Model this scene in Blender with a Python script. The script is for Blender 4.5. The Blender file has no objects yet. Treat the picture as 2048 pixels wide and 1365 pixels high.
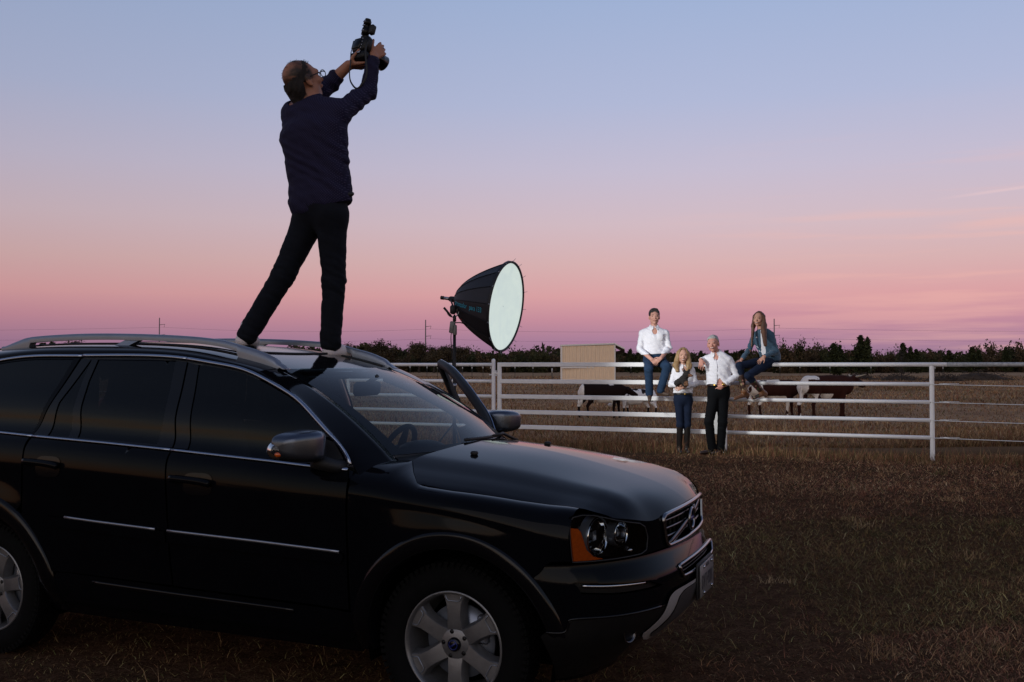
import numpy as np
import bpy, bmesh, math, random

from mathutils import Vector, Matrix
from mathutils.geometry import delaunay_2d_cdt
SC=bpy.context.scene; COL=SC.collection
R=math.radians; PI=math.pi
# ---------------------------------------------------------------- camera
FPX=1920.0; HOR=730.0; CAMZ=1.60
TT=math.atan((HOR-682.5)/FPX)
cd=bpy.data.cameras.new('view'); cam=bpy.data.objects.new('view',cd); COL.objects.link(cam); SC.camera=cam
cam.location=(0,0,CAMZ); cam.rotation_euler=(PI/2+TT,0,0)
cd.sensor_width=36; cd.lens=36*FPX/2048; cd.clip_start=.05; cd.clip_end=6000
# ---------------------------------------------------------------- sky (dusk: belt of Venus ahead, after-glow behind)
W=bpy.data.worlds.new('World'); SC.world=W; W.use_nodes=True
def world():
    nt=W.node_tree; N=nt.nodes; L=nt.links; N.clear()
    def nd(t,**k):
        n=N.new(t)
        for a,b in k.items(): setattr(n,a,b)
        return n
    def mth(op,a,b=None,c=None,clamp=False):
        n=nd('ShaderNodeMath',operation=op,use_clamp=clamp)
        for i,v in enumerate((a,b,c)):
            if v is None: continue
            if isinstance(v,(int,float)): n.inputs[i].default_value=v
            else: L.new(v,n.inputs[i])
        return n.outputs[0]
    tc=nd('ShaderNodeTexCoord'); sp=nd('ShaderNodeSeparateXYZ'); L.new(tc.outputs['Generated'],sp.inputs[0])
    x,y,z=sp.outputs
    def ramp(st):
        r=nd('ShaderNodeValToRGB'); e=r.color_ramp.elements; r.color_ramp.interpolation='LINEAR'
        while len(e)<len(st): e.new(.5)
        for q,(p,c) in zip(e,st): q.position=p; q.color=(*c,1)
        L.new(mth('MAXIMUM',z,0.0),r.inputs[0]); return r.outputs[0]
    FR=[(0,(.285,.168,.262)),(.012,(.328,.188,.295)),(.0245,(.40,.212,.322)),(.047,(.575,.275,.342)),(.071,(.71,.365,.378)),(.104,(.690,.445,.448)),(.144,(.650,.500,.552)),(.197,(.560,.512,.642)),(.263,(.443,.489,.684)),(.356,(.355,.448,.670)),(.5,(.235,.31,.50)),(.75,(.13,.175,.31)),(1,(.09,.125,.235))]
    BK=[(0,(1.15,.52,.19)),(.04,(1.25,.72,.36)),(.09,(1.02,.76,.54)),(.16,(.74,.72,.67)),(.28,(.46,.51,.60)),(.5,(.25,.31,.46)),(.75,(.13,.175,.30)),(1,(.09,.125,.235))]
    mx=nd('ShaderNodeMix',data_type='RGBA'); f=nd('ShaderNodeMapRange',interpolation_type='SMOOTHSTEP')
    L.new(y,f.inputs[0]); f.inputs[1].default_value=.45; f.inputs[2].default_value=-.7
    L.new(f.outputs[0],mx.inputs[0]); L.new(ramp(FR),mx.inputs[6]); L.new(ramp(BK),mx.inputs[7])
    # thin wisps low in the east and a gentle fall-off to the south (left)
    mp=nd('ShaderNodeMapping'); mp.inputs['Scale'].default_value=(2.2,1.2,34); mp.inputs['Rotation'].default_value=(0,R(2.5),0); L.new(tc.outputs['Generated'],mp.inputs[0])
    nz=nd('ShaderNodeTexNoise'); nz.inputs['Scale'].default_value=2.2; nz.inputs['Detail'].default_value=5; L.new(mp.outputs[0],nz.inputs[0])
    ws=nd('ShaderNodeMapRange',interpolation_type='SMOOTHSTEP'); L.new(nz.outputs[0],ws.inputs[0]); ws.inputs[1].default_value=.47; ws.inputs[2].default_value=.70
    xr=nd('ShaderNodeMapRange',interpolation_type='SMOOTHSTEP'); L.new(x,xr.inputs[0]); xr.inputs[1].default_value=.05; xr.inputs[2].default_value=.5
    zw=nd('ShaderNodeMapRange',interpolation_type='SMOOTHSTEP'); L.new(z,zw.inputs[0]); zw.inputs[1].default_value=.26; zw.inputs[2].default_value=.10
    wv=mth('MULTIPLY',mth('MULTIPLY',ws.outputs[0],xr.outputs[0]),mth('MULTIPLY',zw.outputs[0],.40))
    m2=nd('ShaderNodeMix',data_type='RGBA'); L.new(wv,m2.inputs[0]); L.new(mx.outputs[2],m2.inputs[6]); m2.inputs[7].default_value=(.92,.50,.42,1)
    # one faint contrail on the right
    def dr(px,py):
        a=(px-1024)/FPX; b=(682.5-py)/FPX; v=np.array([a,math.cos(TT)-b*math.sin(TT),math.sin(TT)+b*math.cos(TT)]); return v/np.linalg.norm(v)
    cn=np.cross(dr(1840,404),dr(2060,373)); cn/=np.linalg.norm(cn)
    dt=nd('ShaderNodeVectorMath',operation='DOT_PRODUCT'); L.new(tc.outputs['Generated'],dt.inputs[0]); dt.inputs[1].default_value=tuple(cn)
    cw=nd('ShaderNodeMapRange',interpolation_type='SMOOTHSTEP'); L.new(mth('ABSOLUTE',dt.outputs['Value']),cw.inputs[0]); cw.inputs[1].default_value=.0022; cw.inputs[2].default_value=.0002
    cx_=nd('ShaderNodeMapRange',interpolation_type='SMOOTHSTEP'); L.new(x,cx_.inputs[0]); cx_.inputs[1].default_value=dr(1850,400)[0]; cx_.inputs[2].default_value=dr(2000,380)[0]
    m3=nd('ShaderNodeMix',data_type='RGBA'); L.new(mth('MULTIPLY',mth('MULTIPLY',cw.outputs[0],cx_.outputs[0]),mth('MULTIPLY',mth('GREATER_THAN',y,0.0),.38)),m3.inputs[0]); L.new(m2.outputs[2],m3.inputs[6]); m3.inputs[7].default_value=(.86,.60,.60,1); m2=m3
    lf=nd('ShaderNodeMapRange',interpolation_type='SMOOTHSTEP'); L.new(x,lf.inputs[0]); lf.inputs[1].default_value=-.75; lf.inputs[2].default_value=.25; lf.inputs[3].default_value=.78; lf.inputs[4].default_value=1.0
    bg=nd('ShaderNodeBackground'); L.new(m2.outputs[2],bg.inputs[0]); L.new(lf.outputs[0],bg.inputs[1])
    o=nd('ShaderNodeOutputWorld'); L.new(bg.outputs[0],o.inputs[0])
world()
# soft low light of the sunset behind the photographer of this picture
sd=bpy.data.lights.new('afterglow','SUN'); sun=bpy.data.objects.new('afterglow',sd); COL.objects.link(sun)
sd.energy=.56; sd.angle=R(64); sd.color=(1,.86,.80)
sun.rotation_euler=Vector((.30,.95,-.24)).to_track_quat('-Z','Y').to_euler(); sun.location=(-5,-12,8)
vs=SC.view_settings; vs.view_transform='Standard'; vs.look='None'; vs.exposure=0; vs.gamma=1; vs.use_curve_mapping=False
SC.cycles.max_bounces=6; SC.cycles.diffuse_bounces=2; SC.cycles.glossy_bounces=3; SC.cycles.transparent_max_bounces=10; SC.cycles.caustics_reflective=False; SC.cycles.caustics_refractive=False
rng=np.random.default_rng(7); random.seed(7)
def U(px,py,d):
    """the world point at distance y=d that is seen at photo pixel (px,py)"""
    a=(px-1024)/FPX; b=(682.5-py)/FPX
    v=np.array([a,math.cos(TT)-b*math.sin(TT),math.sin(TT)+b*math.cos(TT)]); return np.array([0,0,CAMZ])+v*(d/v[1])
# ---------------------------------------------------------------- materials
def mat(name,col,rough=.6,metal=0,spec=.5,coat=0,var=0,scale=8,bump=0,bscale=60,col2=None,emis=None,alpha=None,sheen=0,attr=None,stretch=None,trans=0):
    m=bpy.data.materials.new(name); m.use_nodes=True; nt=m.node_tree; N=nt.nodes; L=nt.links
    b=N['Principled BSDF']; b.inputs['Base Color'].default_value=(*col,1); b.inputs['Roughness'].default_value=rough; b.inputs['Metallic'].default_value=metal
    b.inputs['Specular IOR Level'].default_value=spec; b.inputs['Coat Weight'].default_value=coat; b.inputs['Coat Roughness'].default_value=.03
    b.inputs['Sheen Weight'].default_value=sheen; b.inputs['Transmission Weight'].default_value=trans
    tc=N.new('ShaderNodeTexCoord'); vec=tc.outputs['Object']
    if stretch:
        mp=N.new('ShaderNodeMapping'); mp.inputs['Scale'].default_value=stretch; L.new(vec,mp.inputs[0]); vec=mp.outputs[0]
    if attr:
        a=N.new('ShaderNodeVertexColor'); a.layer_name=attr; src=a.outputs[0]
    else: src=None
    if var or col2:
        nz=N.new('ShaderNodeTexNoise'); nz.inputs['Scale'].default_value=scale; nz.inputs['Detail'].default_value=6; nz.inputs['Roughness'].default_value=.65; L.new(vec,nz.inputs[0])
        rp=N.new('ShaderNodeMapRange'); rp.inputs[1].default_value=.3; rp.inputs[2].default_value=.7; L.new(nz.outputs[0],rp.inputs[0])
        mx=N.new('ShaderNodeMix'); mx.data_type='RGBA'; L.new(rp.outputs[0],mx.inputs[0])
        c2=col2 if col2 else tuple(c*(1-var) for c in col)
        if src is not None:
            mx.blend_type='MULTIPLY'; L.new(src,mx.inputs[6]); mx.inputs[7].default_value=(1-var,1-var,1-var,1)
        else:
            mx.inputs[6].default_value=(*col,1); mx.inputs[7].default_value=(*c2,1)
        src=mx.outputs[2]
    if src is not None: L.new(src,b.inputs['Base Color'])
    if bump:
        nb=N.new('ShaderNodeTexNoise'); nb.inputs['Scale'].default_value=bscale; nb.inputs['Detail'].default_value=5; L.new(vec,nb.inputs[0])
        bp=N.new('ShaderNodeBump'); bp.inputs['Strength'].default_value=bump; bp.inputs['Distance'].default_value=.01; L.new(nb.outputs[0],bp.inputs['Height']); L.new(bp.outputs[0],b.inputs['Normal'])
    if emis: b.inputs['Emission Color'].default_value=(*emis[0],1); b.inputs['Emission Strength'].default_value=emis[1]
    return m
def glass(name,tint,fac,rough=.01):
    """thin pane: tinted see-through plus mirror reflection"""
    m=bpy.data.materials.new(name); m.use_nodes=True; nt=m.node_tree; N=nt.nodes; L=nt.links; N.clear()
    t=N.new('ShaderNodeBsdfTransparent'); t.inputs[0].default_value=(*tint,1); g=N.new('ShaderNodeBsdfGlossy'); g.inputs['Roughness'].default_value=rough
    fr=N.new('ShaderNodeFresnel'); fr.inputs[0].default_value=1.5
    mp=N.new('ShaderNodeMath'); mp.operation='MULTIPLY'; mp.inputs[1].default_value=fac; mp.use_clamp=True; L.new(fr.outputs[0],mp.inputs[0])
    mx=N.new('ShaderNodeMixShader'); L.new(mp.outputs[0],mx.inputs[0]); L.new(t.outputs[0],mx.inputs[1]); L.new(g.outputs[0],mx.inputs[2])
    o=N.new('ShaderNodeOutputMaterial'); L.new(mx.outputs[0],o.inputs[0]); return m
M={}
M['paint']=mat('black_paint',(.0028,.0030,.0042),.07,spec=.5,coat=0,var=.3,scale=3,bump=.012,bscale=2.5)
M['paint'].node_tree.nodes['Principled BSDF'].inputs['IOR'].default_value=1.19
M['mirror']=mat('lamp_mirror',(.7,.72,.75),.06,metal=1,var=.05)
M['tagblue']=mat('tag_blue',(.02,.05,.22),.5,var=.1)
M['black']=mat('matte_black',(.006,.006,.007),.65,var=.3,scale=20)
M['void']=mat('dark_lining',(.002,.002,.002),.95,spec=0)
M['trimblack']=mat('gloss_black_trim',(.003,.003,.004),.16,spec=.27,var=.2)
M['plastic']=mat('black_cladding',(.0045,.0045,.005),.48,spec=.25,var=.3,scale=30,bump=.05,bscale=400)
M['chrome']=mat('satin_chrome',(.34,.38,.46),.22,metal=1,var=.12,scale=12)
M['bright']=mat('bright_chrome',(.40,.42,.46),.08,metal=1,var=.05)
M['alu']=mat('brushed_silver',(.30,.32,.37),.34,metal=.9,var=.15,scale=20)
M['mirrorcap']=mat('silver_cap_paint',(.10,.115,.145),.26,metal=.9,var=.12,scale=9)
M['skidsilver']=mat('skid_silver_paint',(.30,.29,.29),.5,metal=.15,var=.15)
M['skid']=mat('grey_skid_panel',(.035,.034,.036),.5,var=.3)
M['chromedark']=mat('deep_shaded_chrome',(.09,.09,.10),.25,metal=1,var=.2)  # this and shaded_chrome: dark reflections of the ground put into the chrome colour
M['chromemid']=mat('shaded_chrome',(.22,.23,.25),.18,metal=1,var=.2)
M['silver']=mat('silver_paint',(.22,.245,.30),.34,metal=.6,var=.12,scale=9)
M['rim']=mat('alloy',(.20,.20,.21),.42,metal=.7,var=.35,scale=14,bump=.05,bscale=90)
M['rubber']=mat('tyre_rubber',(.0045,.0045,.0048),.85,spec=.08,var=.4,scale=25,bump=.12,bscale=120)
M['tint']=glass('tinted_glass',(.045,.055,.06),.62)
M['wind']=glass('windscreen_glass',(.42,.52,.52),.85)
M['lens']=glass('clear_lens',(.85,.88,.9),1.0)
M['seat']=mat('seat_leather',(.05,.055,.06),.55,var=.25)
M['dash']=mat('dashboard_vinyl',(.025,.03,.033),.6,var=.2)
M['amber']=mat('amber_lens',(.62,.10,.008),.12,coat=.5,var=.3,scale=60)
M['plate']=mat('plate_white',(.13,.125,.125),.4,var=.1)
M['ink']=mat('plate_ink',(.02,.02,.03),.5,var=.1)
M['blue']=mat('emblem_blue',(.01,.02,.14),.3,var=.1)
# ---------------------------------------------------------------- object helpers
def link(o): COL.objects.link(o); return o
def raw(name,V,F,m,parent=None,smooth=True,normals=None,mats=None,midx=None,attr=None):
    V=np.asarray(V,float)
    me=bpy.data.meshes.new(name); F=[tuple(int(i) for i in f) for f in F] if not isinstance(F,np.ndarray) else F.tolist()
    me.from_pydata(V.tolist(),[],F)
    if mats:
        for q in mats: me.materials.append(q)
        me.polygons.foreach_set('material_index',np.asarray(midx,dtype=np.int32))
    elif m is not None: me.materials.append(m)
    if smooth: me.polygons.foreach_set('use_smooth',np.ones(len(me.polygons),bool))
    if attr is not None:
        a=me.color_attributes.new('col','FLOAT_COLOR','POINT'); c=np.ones((len(V),4),np.float32); c[:,:3]=attr; a.data.foreach_set('color',c.ravel())
    me.update()
    if normals is not None:
        try: me.normals_split_custom_set_from_vertices(np.asarray(normals,float).tolist())
        except Exception as ex: print('normals',ex)
    o=bpy.data.objects.new(name,me); link(o)
    if parent is not None:
        o.parent=parent
    return o
def mk(name,V,F,m,parent=None,smooth=True,base=None,**k):
    """mesh given in world coordinates; origin at base, or relative to its (unrotated) parent"""
    V=np.asarray(V,float)
    off=np.zeros(3)
    p=parent
    while p is not None: off=off+np.array(p.location); p=p.parent
    loc=np.zeros(3)
    if parent is None and base is not None: loc=np.asarray(base,float)
    o=raw(name,V-off-loc,F,m,parent,smooth,**k); o.location=tuple(loc); return o
def tag(o,label=None,cat=None,group=None,kind=None):
    if label: o['label']=label
    if cat: o['category']=cat
    if group: o['group']=group
    if kind: o['kind']=kind
    return o
def empty(name,loc,label,cat,group=None,rz=0):
    o=bpy.data.objects.new(name,None); link(o); o.location=tuple(loc); o.rotation_euler=(0,0,rz); o.empty_display_size=.2
    return tag(o,label,cat,group)
class MB:
    """collects simple shapes into one mesh"""
    def __init__(s): s.V=[];s.F=[];s.n=0;s.mi=[];s.cur=0
    def add(s,V,F):
        V=np.asarray(V,float); s.V.append(V); s.F+= [tuple(i+s.n for i in f) for f in F]; s.mi+=[s.cur]*len(F); s.n+=len(V); return s
    def box(s,c,d,rot=None,bev=0):
        c=np.asarray(c,float);d=np.asarray(d,float)/2
        if bev>0:
            b=min(bev,d.min()*.95); pts=[]
            for sx in(-1,1):
                for sy in(-1,1):
                    for sz in(-1,1):
                        S=np.array([sx,sy,sz])
                        pts+= [S*(d-np.array([0,b,b])),S*(d-np.array([b,0,b])),S*(d-np.array([b,b,0]))]
            bm=bmesh.new()
            for p in pts: bm.verts.new(p)
            bmesh.ops.convex_hull(bm,input=bm.verts); bm.verts.index_update()
            V=np.array([v.co[:] for v in bm.verts]);F=[[v.index for v in f.verts] for f in bm.faces]; bm.free()
        else:
            V=np.array([[x,y,z] for x in(-1,1) for y in(-1,1) for z in(-1,1)])*d
            F=[(0,1,3,2),(4,6,7,5),(0,4,5,1),(2,3,7,6),(0,2,6,4),(1,5,7,3)]
        if rot is not None: V=V@np.asarray(rot).T
        return s.add(V+c,F)
    def tube(s,P,r,n=8,caps=True,closed=False,flat=1.0,up=None):
        P=np.asarray(P,float);m=len(P); r=np.broadcast_to(np.asarray(r,float),m)
        T=np.gradient(P,axis=0) if not closed else np.roll(P,-1,0)-np.roll(P,1,0)
        T=T/np.maximum(np.linalg.norm(T,axis=1,keepdims=True),1e-12)
        u=np.asarray(up,float) if up is not None else np.array([0,0,1.]) 
        if up is None and abs(T[0]@u)>.9: u=np.array([0,1.,0]) if abs(T[0][1])<.9 else np.array([1.,0,0])
        V=[]
        for i in range(m):
            if u.ndim==2: uu=u[i]
            else: uu=u
            a=uu-T[i]*(uu@T[i]); a/=max(np.linalg.norm(a),1e-9); b=np.cross(T[i],a)
            if u.ndim==1 and up is None: u=a
            ang=np.linspace(0,2*PI,n,endpoint=False)
            V.append(P[i]+r[i]*(np.cos(ang)[:,None]*a*flat+np.sin(ang)[:,None]*b))
        V=np.concatenate(V);F=[]
        for i in range(m if closed else m-1):
            j=(i+1)%m
            for k in range(n): F.append((i*n+k,i*n+(k+1)%n,j*n+(k+1)%n,j*n+k))
        if caps and not closed:
            F.append(tuple(range(n-1,-1,-1)));F.append(tuple((m-1)*n+k for k in range(n)))
        return s.add(V,F)
    def lathe(s,prof,axis,origin,n=48,refu=None):
        """prof: list of (radius, along)"""
        ax=np.asarray(axis,float);ax/=np.linalg.norm(ax)
        u=np.cross(ax,[0,0,1.]);
        if np.linalg.norm(u)<.05: u=np.cross(ax,[0,1.,0])
        u/=np.linalg.norm(u);v=np.cross(ax,u);o=np.asarray(origin,float)
        a=np.linspace(0,2*PI,n,endpoint=False);ring=np.cos(a)[:,None]*u+np.sin(a)[:,None]*v
        V=np.concatenate([o+ax*h+ring*r for r,h in prof]);F=[]
        for i in range(len(prof)-1):
            for k in range(n): F.append((i*n+k,i*n+(k+1)%n,(i+1)*n+(k+1)%n,(i+1)*n+k))
        return s.add(V,F)
    def grid(s,A,closed=False):
        m,n=A.shape[:2];F=[]
        for i in range(m-1):
            for j in range(n if closed else n-1):
                F.append((i*n+j,i*n+(j+1)%n,(i+1)*n+(j+1)%n,(i+1)*n+j))
        return s.add(A.reshape(-1,3),F)
    def ell(s,c,r,rot=None,n=12,m=8):
        th=np.linspace(0,PI,m+1)[:,None];ph=np.linspace(0,2*PI,n,endpoint=False)[None]
        A=np.stack([np.sin(th)*np.cos(ph),np.sin(th)*np.sin(ph),np.cos(th)+0*ph],-1)*np.asarray(r,float)
        if rot is not None: A=A@np.asarray(rot).T
        return s.grid(A+np.asarray(c,float),True)
    def build(s,name,m,parent=None,smooth=True,base=None,rawp=False,**k):
        V=np.concatenate(s.V)
        if isinstance(m,list): k.update(mats=m,midx=s.mi); m=None
        return raw(name,V,s.F,m,parent,smooth,**k) if rawp else mk(name,V,s.F,m,parent,smooth,base,**k)
def autosmooth(o,ang=35):
    """sharp edges where faces meet at more than ang"""
    bm=bmesh.new(); bm.from_mesh(o.data)
    for e in bm.edges:
        if len(e.link_faces)==2 and e.calc_face_angle(0)>R(ang): e.smooth=False
    bm.to_mesh(o.data); bm.free(); return o
def axes(f,u):
    """rotation whose columns are right, forward, up"""
    f=np.asarray(f,float);f=f/np.linalg.norm(f);u=np.asarray(u,float);u=u-f*(u@f);u/=np.linalg.norm(u)
    return np.stack([np.cross(f,u),f,u],1)
# ---------------------------------------------------------------- implicit bodies (smooth union of tapered capsules, meshed with surface nets)
def sdf_prim(p,P):
    if p[0]=='c':
        _,a,b,ra,rb=p[:5]; ba=b-a; L2=max(float(ba@ba),1e-9)
        t=np.clip(((P-a)@ba.astype(np.float32))/L2,0,1)
        q=P-a-t[...,None]*ba
        return np.sqrt((q*q).sum(-1))-(ra+(rb-ra)*t)
    _,c,r,Rm=p[:4]
    q=(P-c)@Rm/r; k=np.sqrt((q*q).sum(-1)); g=np.sqrt(((q/r)**2).sum(-1))
    return k*(k-1)/np.maximum(g,1e-6)
def C(a,b,ra,rb=None,k=None): 
    q=('c',np.asarray(a,np.float32),np.asarray(b,np.float32),ra,ra if rb is None else rb); return q+((k,) if k is not None else (None,))
def E(c,r,Rm=None,k=None): return ('e',np.asarray(c,np.float32),np.asarray(r,np.float32),np.eye(3,dtype=np.float32) if Rm is None else np.asarray(Rm,np.float32),k)
def bounds(p,g):
    if p[0]=='c':
        r=max(p[3],p[4])+g; return np.minimum(p[1],p[2])-r,np.maximum(p[1],p[2])+r
    r=float(max(p[2]))+g; return p[1]-r,p[1]+r
def nets(prims,h,k=.02,fn=None,inflate=0):
    kk=[(p[-1] if p[-1] is not None else k) for p in prims]
    B=[bounds(p,2*h+kq+inflate+.01) for p,kq in zip(prims,kk)]
    lo=np.min([b[0] for b in B],0)-h; hi=np.max([b[1] for b in B],0)+h
    n=np.ceil((hi-lo)/h).astype(int)+1
    ax=[(lo[i]+h*np.arange(n[i])).astype(np.float32) for i in range(3)]
    D=np.full(n,1.0,np.float32)
    for p,b,kq in zip(prims,B,kk):
        i0=np.maximum(((b[0]-lo)/h).astype(int),0); i1=np.minimum(((b[1]-lo)/h).astype(int)+2,n)
        sl=tuple(slice(a,c) for a,c in zip(i0,i1))
        P=np.stack(np.meshgrid(*[ax[i][sl[i]] for i in range(3)],indexing='ij'),-1)
        d=sdf_prim(p,P).astype(np.float32)-inflate; o=D[sl]
        hh=np.maximum(kq-np.abs(o-d),0)/max(kq,1e-6); D[sl]=np.minimum(o,d)-hh*hh*kq*.25
    if fn is not None:
        near=np.abs(D)<.08; idx=np.argwhere(near); P=(lo+idx*h).astype(np.float32)
        D[near]=fn(P,D[near])
    S=D<0
    Cc=np.zeros(np.array(n)-1,bool); cnt=np.zeros(np.array(n)-1,np.int8)
    for dx in(0,1):
        for dy in(0,1):
            for dz in(0,1): cnt+=S[dx:n[0]-1+dx,dy:n[1]-1+dy,dz:n[2]-1+dz]
    Cc=(cnt>0)&(cnt<8); ids=np.argwhere(Cc); vid=np.full(Cc.shape,-1,np.int64); vid[Cc]=np.arange(len(ids))
    cor=[(a,b,c) for a in(0,1) for b in(0,1) for c in(0,1)]
    val=np.stack([D[ids[:,0]+a,ids[:,1]+b,ids[:,2]+c] for a,b,c in cor],1)
    acc=np.zeros((len(ids),3));m=np.zeros(len(ids))
    for i in range(8):
        for j in range(i+1,8):
            if sum(abs(np.array(cor[i])-cor[j]))!=1: continue
            x=(val[:,i]<0)!=(val[:,j]<0); t=np.where(x,val[:,i]/np.where(x,val[:,i]-val[:,j],1),0)
            acc+=x[:,None]*(np.array(cor[i])+t[:,None]*(np.array(cor[j])-np.array(cor[i]))); m+=x
    V=lo+(ids+acc/m[:,None])*h
    F=[]
    for a in range(3):
        b,c=(a+1)%3,(a+2)%3
        s0=[slice(None)]*3; s1=[slice(None)]*3; s0[a]=slice(0,n[a]-1); s1[a]=slice(1,n[a])
        A0=S[tuple(s0)];A1=S[tuple(s1)]; X=np.argwhere(A0!=A1); X=X[(X[:,b]>0)&(X[:,c]>0)&(X[:,b]<n[b]-1)&(X[:,c]<n[c]-1)]
        fl=A0[X[:,0],X[:,1],X[:,2]]
        def at(db,dc):
            Y=X.copy();Y[:,b]-=db;Y[:,c]-=dc; return vid[Y[:,0],Y[:,1],Y[:,2]]
        q=np.stack([at(1,1),at(0,1),at(0,0),at(1,0)],1); q[~fl]=q[~fl][:,::-1]; F.append(q)
    F=np.concatenate(F); F=F[(F>=0).all(1)]
    return V,F
def wob(P,f,seed=0):
    """cheap smooth pseudo-noise, about -1..1"""
    r=np.random.default_rng(seed); o=np.zeros(len(P))
    P=P+(.55/f)*np.stack([np.sin(P@r.normal(size=3)*f*.45+r.uniform(0,6)) for _ in range(3)],1)*1.6
    for i in range(5):
        d=r.normal(size=3);d/=np.linalg.norm(d); o+=np.sin(P@d*f*(.7+.4*i)+r.uniform(0,6))*.42/(1+.2*i)
    return o
class Spl:
    """natural C2 cubic spline"""
    def __init__(s,x,y):
        x=np.asarray(x,float);y=np.asarray(y,float);n=len(x);h=np.diff(x)
        A=np.eye(n);b=np.zeros(n)
        for i in range(1,n-1):
            A[i,i-1:i+2]=h[i-1],2*(h[i-1]+h[i]),h[i];b[i]=6*((y[i+1]-y[i])/h[i]-(y[i]-y[i-1])/h[i-1])
        s.x,s.y,s.m,s.h=x,y,np.linalg.solve(A,b),h
    def __call__(s,t):
        t=np.clip(np.asarray(t,float),s.x[0],s.x[-1]);i=np.clip(np.searchsorted(s.x,t)-1,0,len(s.h)-1)
        h=s.h[i];a=s.x[i+1]-t;b=t-s.x[i];m0,m1=s.m[i],s.m[i+1]
        return m0*a**3/(6*h)+m1*b**3/(6*h)+(s.y[i]/h-m0*h/6)*a+(s.y[i+1]/h-m1*h/6)*b
def sm(t):
    t=np.clip(t,0,1);return t*t*t*(t*(6*t-15)+10)
def pw(v,e): return np.maximum(v,0)**e
belt=Spl([-3.9,-3.2,-2.815,-2.555,-1.573,-.961,-.756,-.5,0,1],[1.235,1.226,1.218,1.212,1.17,1.139,1.126,1.115,1.10,1.10])
prof=Spl([.20,.26,.32,.38,.45,.52,.62,.74,.86,.95,1.02,1.06,1.09,1.11,1.13,1.25,1.40,1.55,1.65,1.72],
         [.76,.80,.845,.875,.897,.908,.923,.936,.943,.9435,.938,.930,.918,.903,.882,.842,.784,.722,.676,.642])
LXH,NH,WH=.465,2.3,.925
def tap(x,L=.53,n=2.5): return pw(1-pw(np.clip((np.asarray(x,float)-.40)/L,0,.985),n),1/n)
def Ys(x,z):
    x=np.asarray(x,float);z=np.asarray(z,float)
    zz=z-(belt(x)-1.12)*sm((z-.70)/.42)
    y=prof(zz)
    for cx in(.03,-2.82):
        r=np.hypot(x-cx,z-.37)
        y=y+.020*np.exp(-(np.maximum(r-.47,0)/.13)**2)*sm((z-.3)/.2)*(1-sm((z-.85)/.25))
    y=y-.07*pw(np.clip((-3.0-x)/.9,0,1),2)
    return y-(1-tap(x))*.93
zc=Spl([-.6,-.4,-.2,.14,.46,.7,.82,.95],[1.226,1.213,1.195,1.158,1.093,1.027,.984,.94])
offi=Spl([0,.2,.4,.54,.60,.66,.72,1.0],[0,-.007,-.026,-.046,-.056,-.061,-.063,-.063])
offo=Spl([0,.5,.57,.62,.68,.74,.80,.87,.91,.935,.95],[0,0,-.001,-.008,-.022,-.036,-.053,-.082,-.118,-.175,-.25])
offg=Spl([-.6,-.3,.14,.46,.75,.95],[1,1,.90,.55,.15,0])
def off(x,y): return offi(y)*offg(x)+offo(y)
def tapm(x): return tap(np.minimum(x,.62),.53,2.5)
ze=Spl([0,.2,.36,.5,.61,.69,.86,.95],[.932,.927,.915,.905,.922,.937,.957,.962])  # hood leading edge height over |y|
def rho(x,y):
    u=np.clip((x-.40)/LXH,0,2);return (u**NH+(np.abs(y)/WH)**NH)**(1/NH)
def Zh(x,y):
    x=np.asarray(x,float);y=np.abs(np.asarray(y,float))
    z=zc(x)+off(x,y/tapm(x))
    r=rho(x,y);u=np.clip((x-.40)/LXH,0,1)
    k=pw(np.clip((r-.35)/.65,0,1.05),6)*sm(u/.5)
    # height of the plain hood at the edge along same ray
    xe=.40+(x-.40)/np.maximum(r,.05);yee=y/np.maximum(r,.05)
    zed=zc(xe)+off(xe,yee/tapm(xe))
    return z+(ze(yee)-zed)*k
Lx=Spl([.20,.26,.30,.345,.38,.42,.46,.51,.57,.63,.685,.715,.745,.78,.9,1.0],[.21,.265,.305,.355,.395,.440,.478,.508,.525,.528,.520,.505,.484,.474,.468,.462])
def Ff(ph,z):
    """front fascia: ph 0 = side at wheel arch, pi/2 = centre"""
    ph=np.asarray(ph,float);z=np.asarray(z,float)
    n=2.5-.2*sm((z-.68)/.1);w=prof(np.minimum(z,.95))-.004-.014*sm((z-.68)/.1)
    s=np.sign(ph);a=np.abs(ph)
    x=.40+Lx(z)*pw(np.sin(a),2/n);y=w*pw(np.cos(a),2/n)
    r=np.hypot(x-.03,z-.37)
    y=y+.020*np.exp(-(np.maximum(r-.47,0)/.13)**2)*sm((z-.3)/.2)*(1-sm((z-.85)/.25))*(1-sm((x-.5)/.25))
    return np.stack([x,y,z+0*a],-1)
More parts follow.
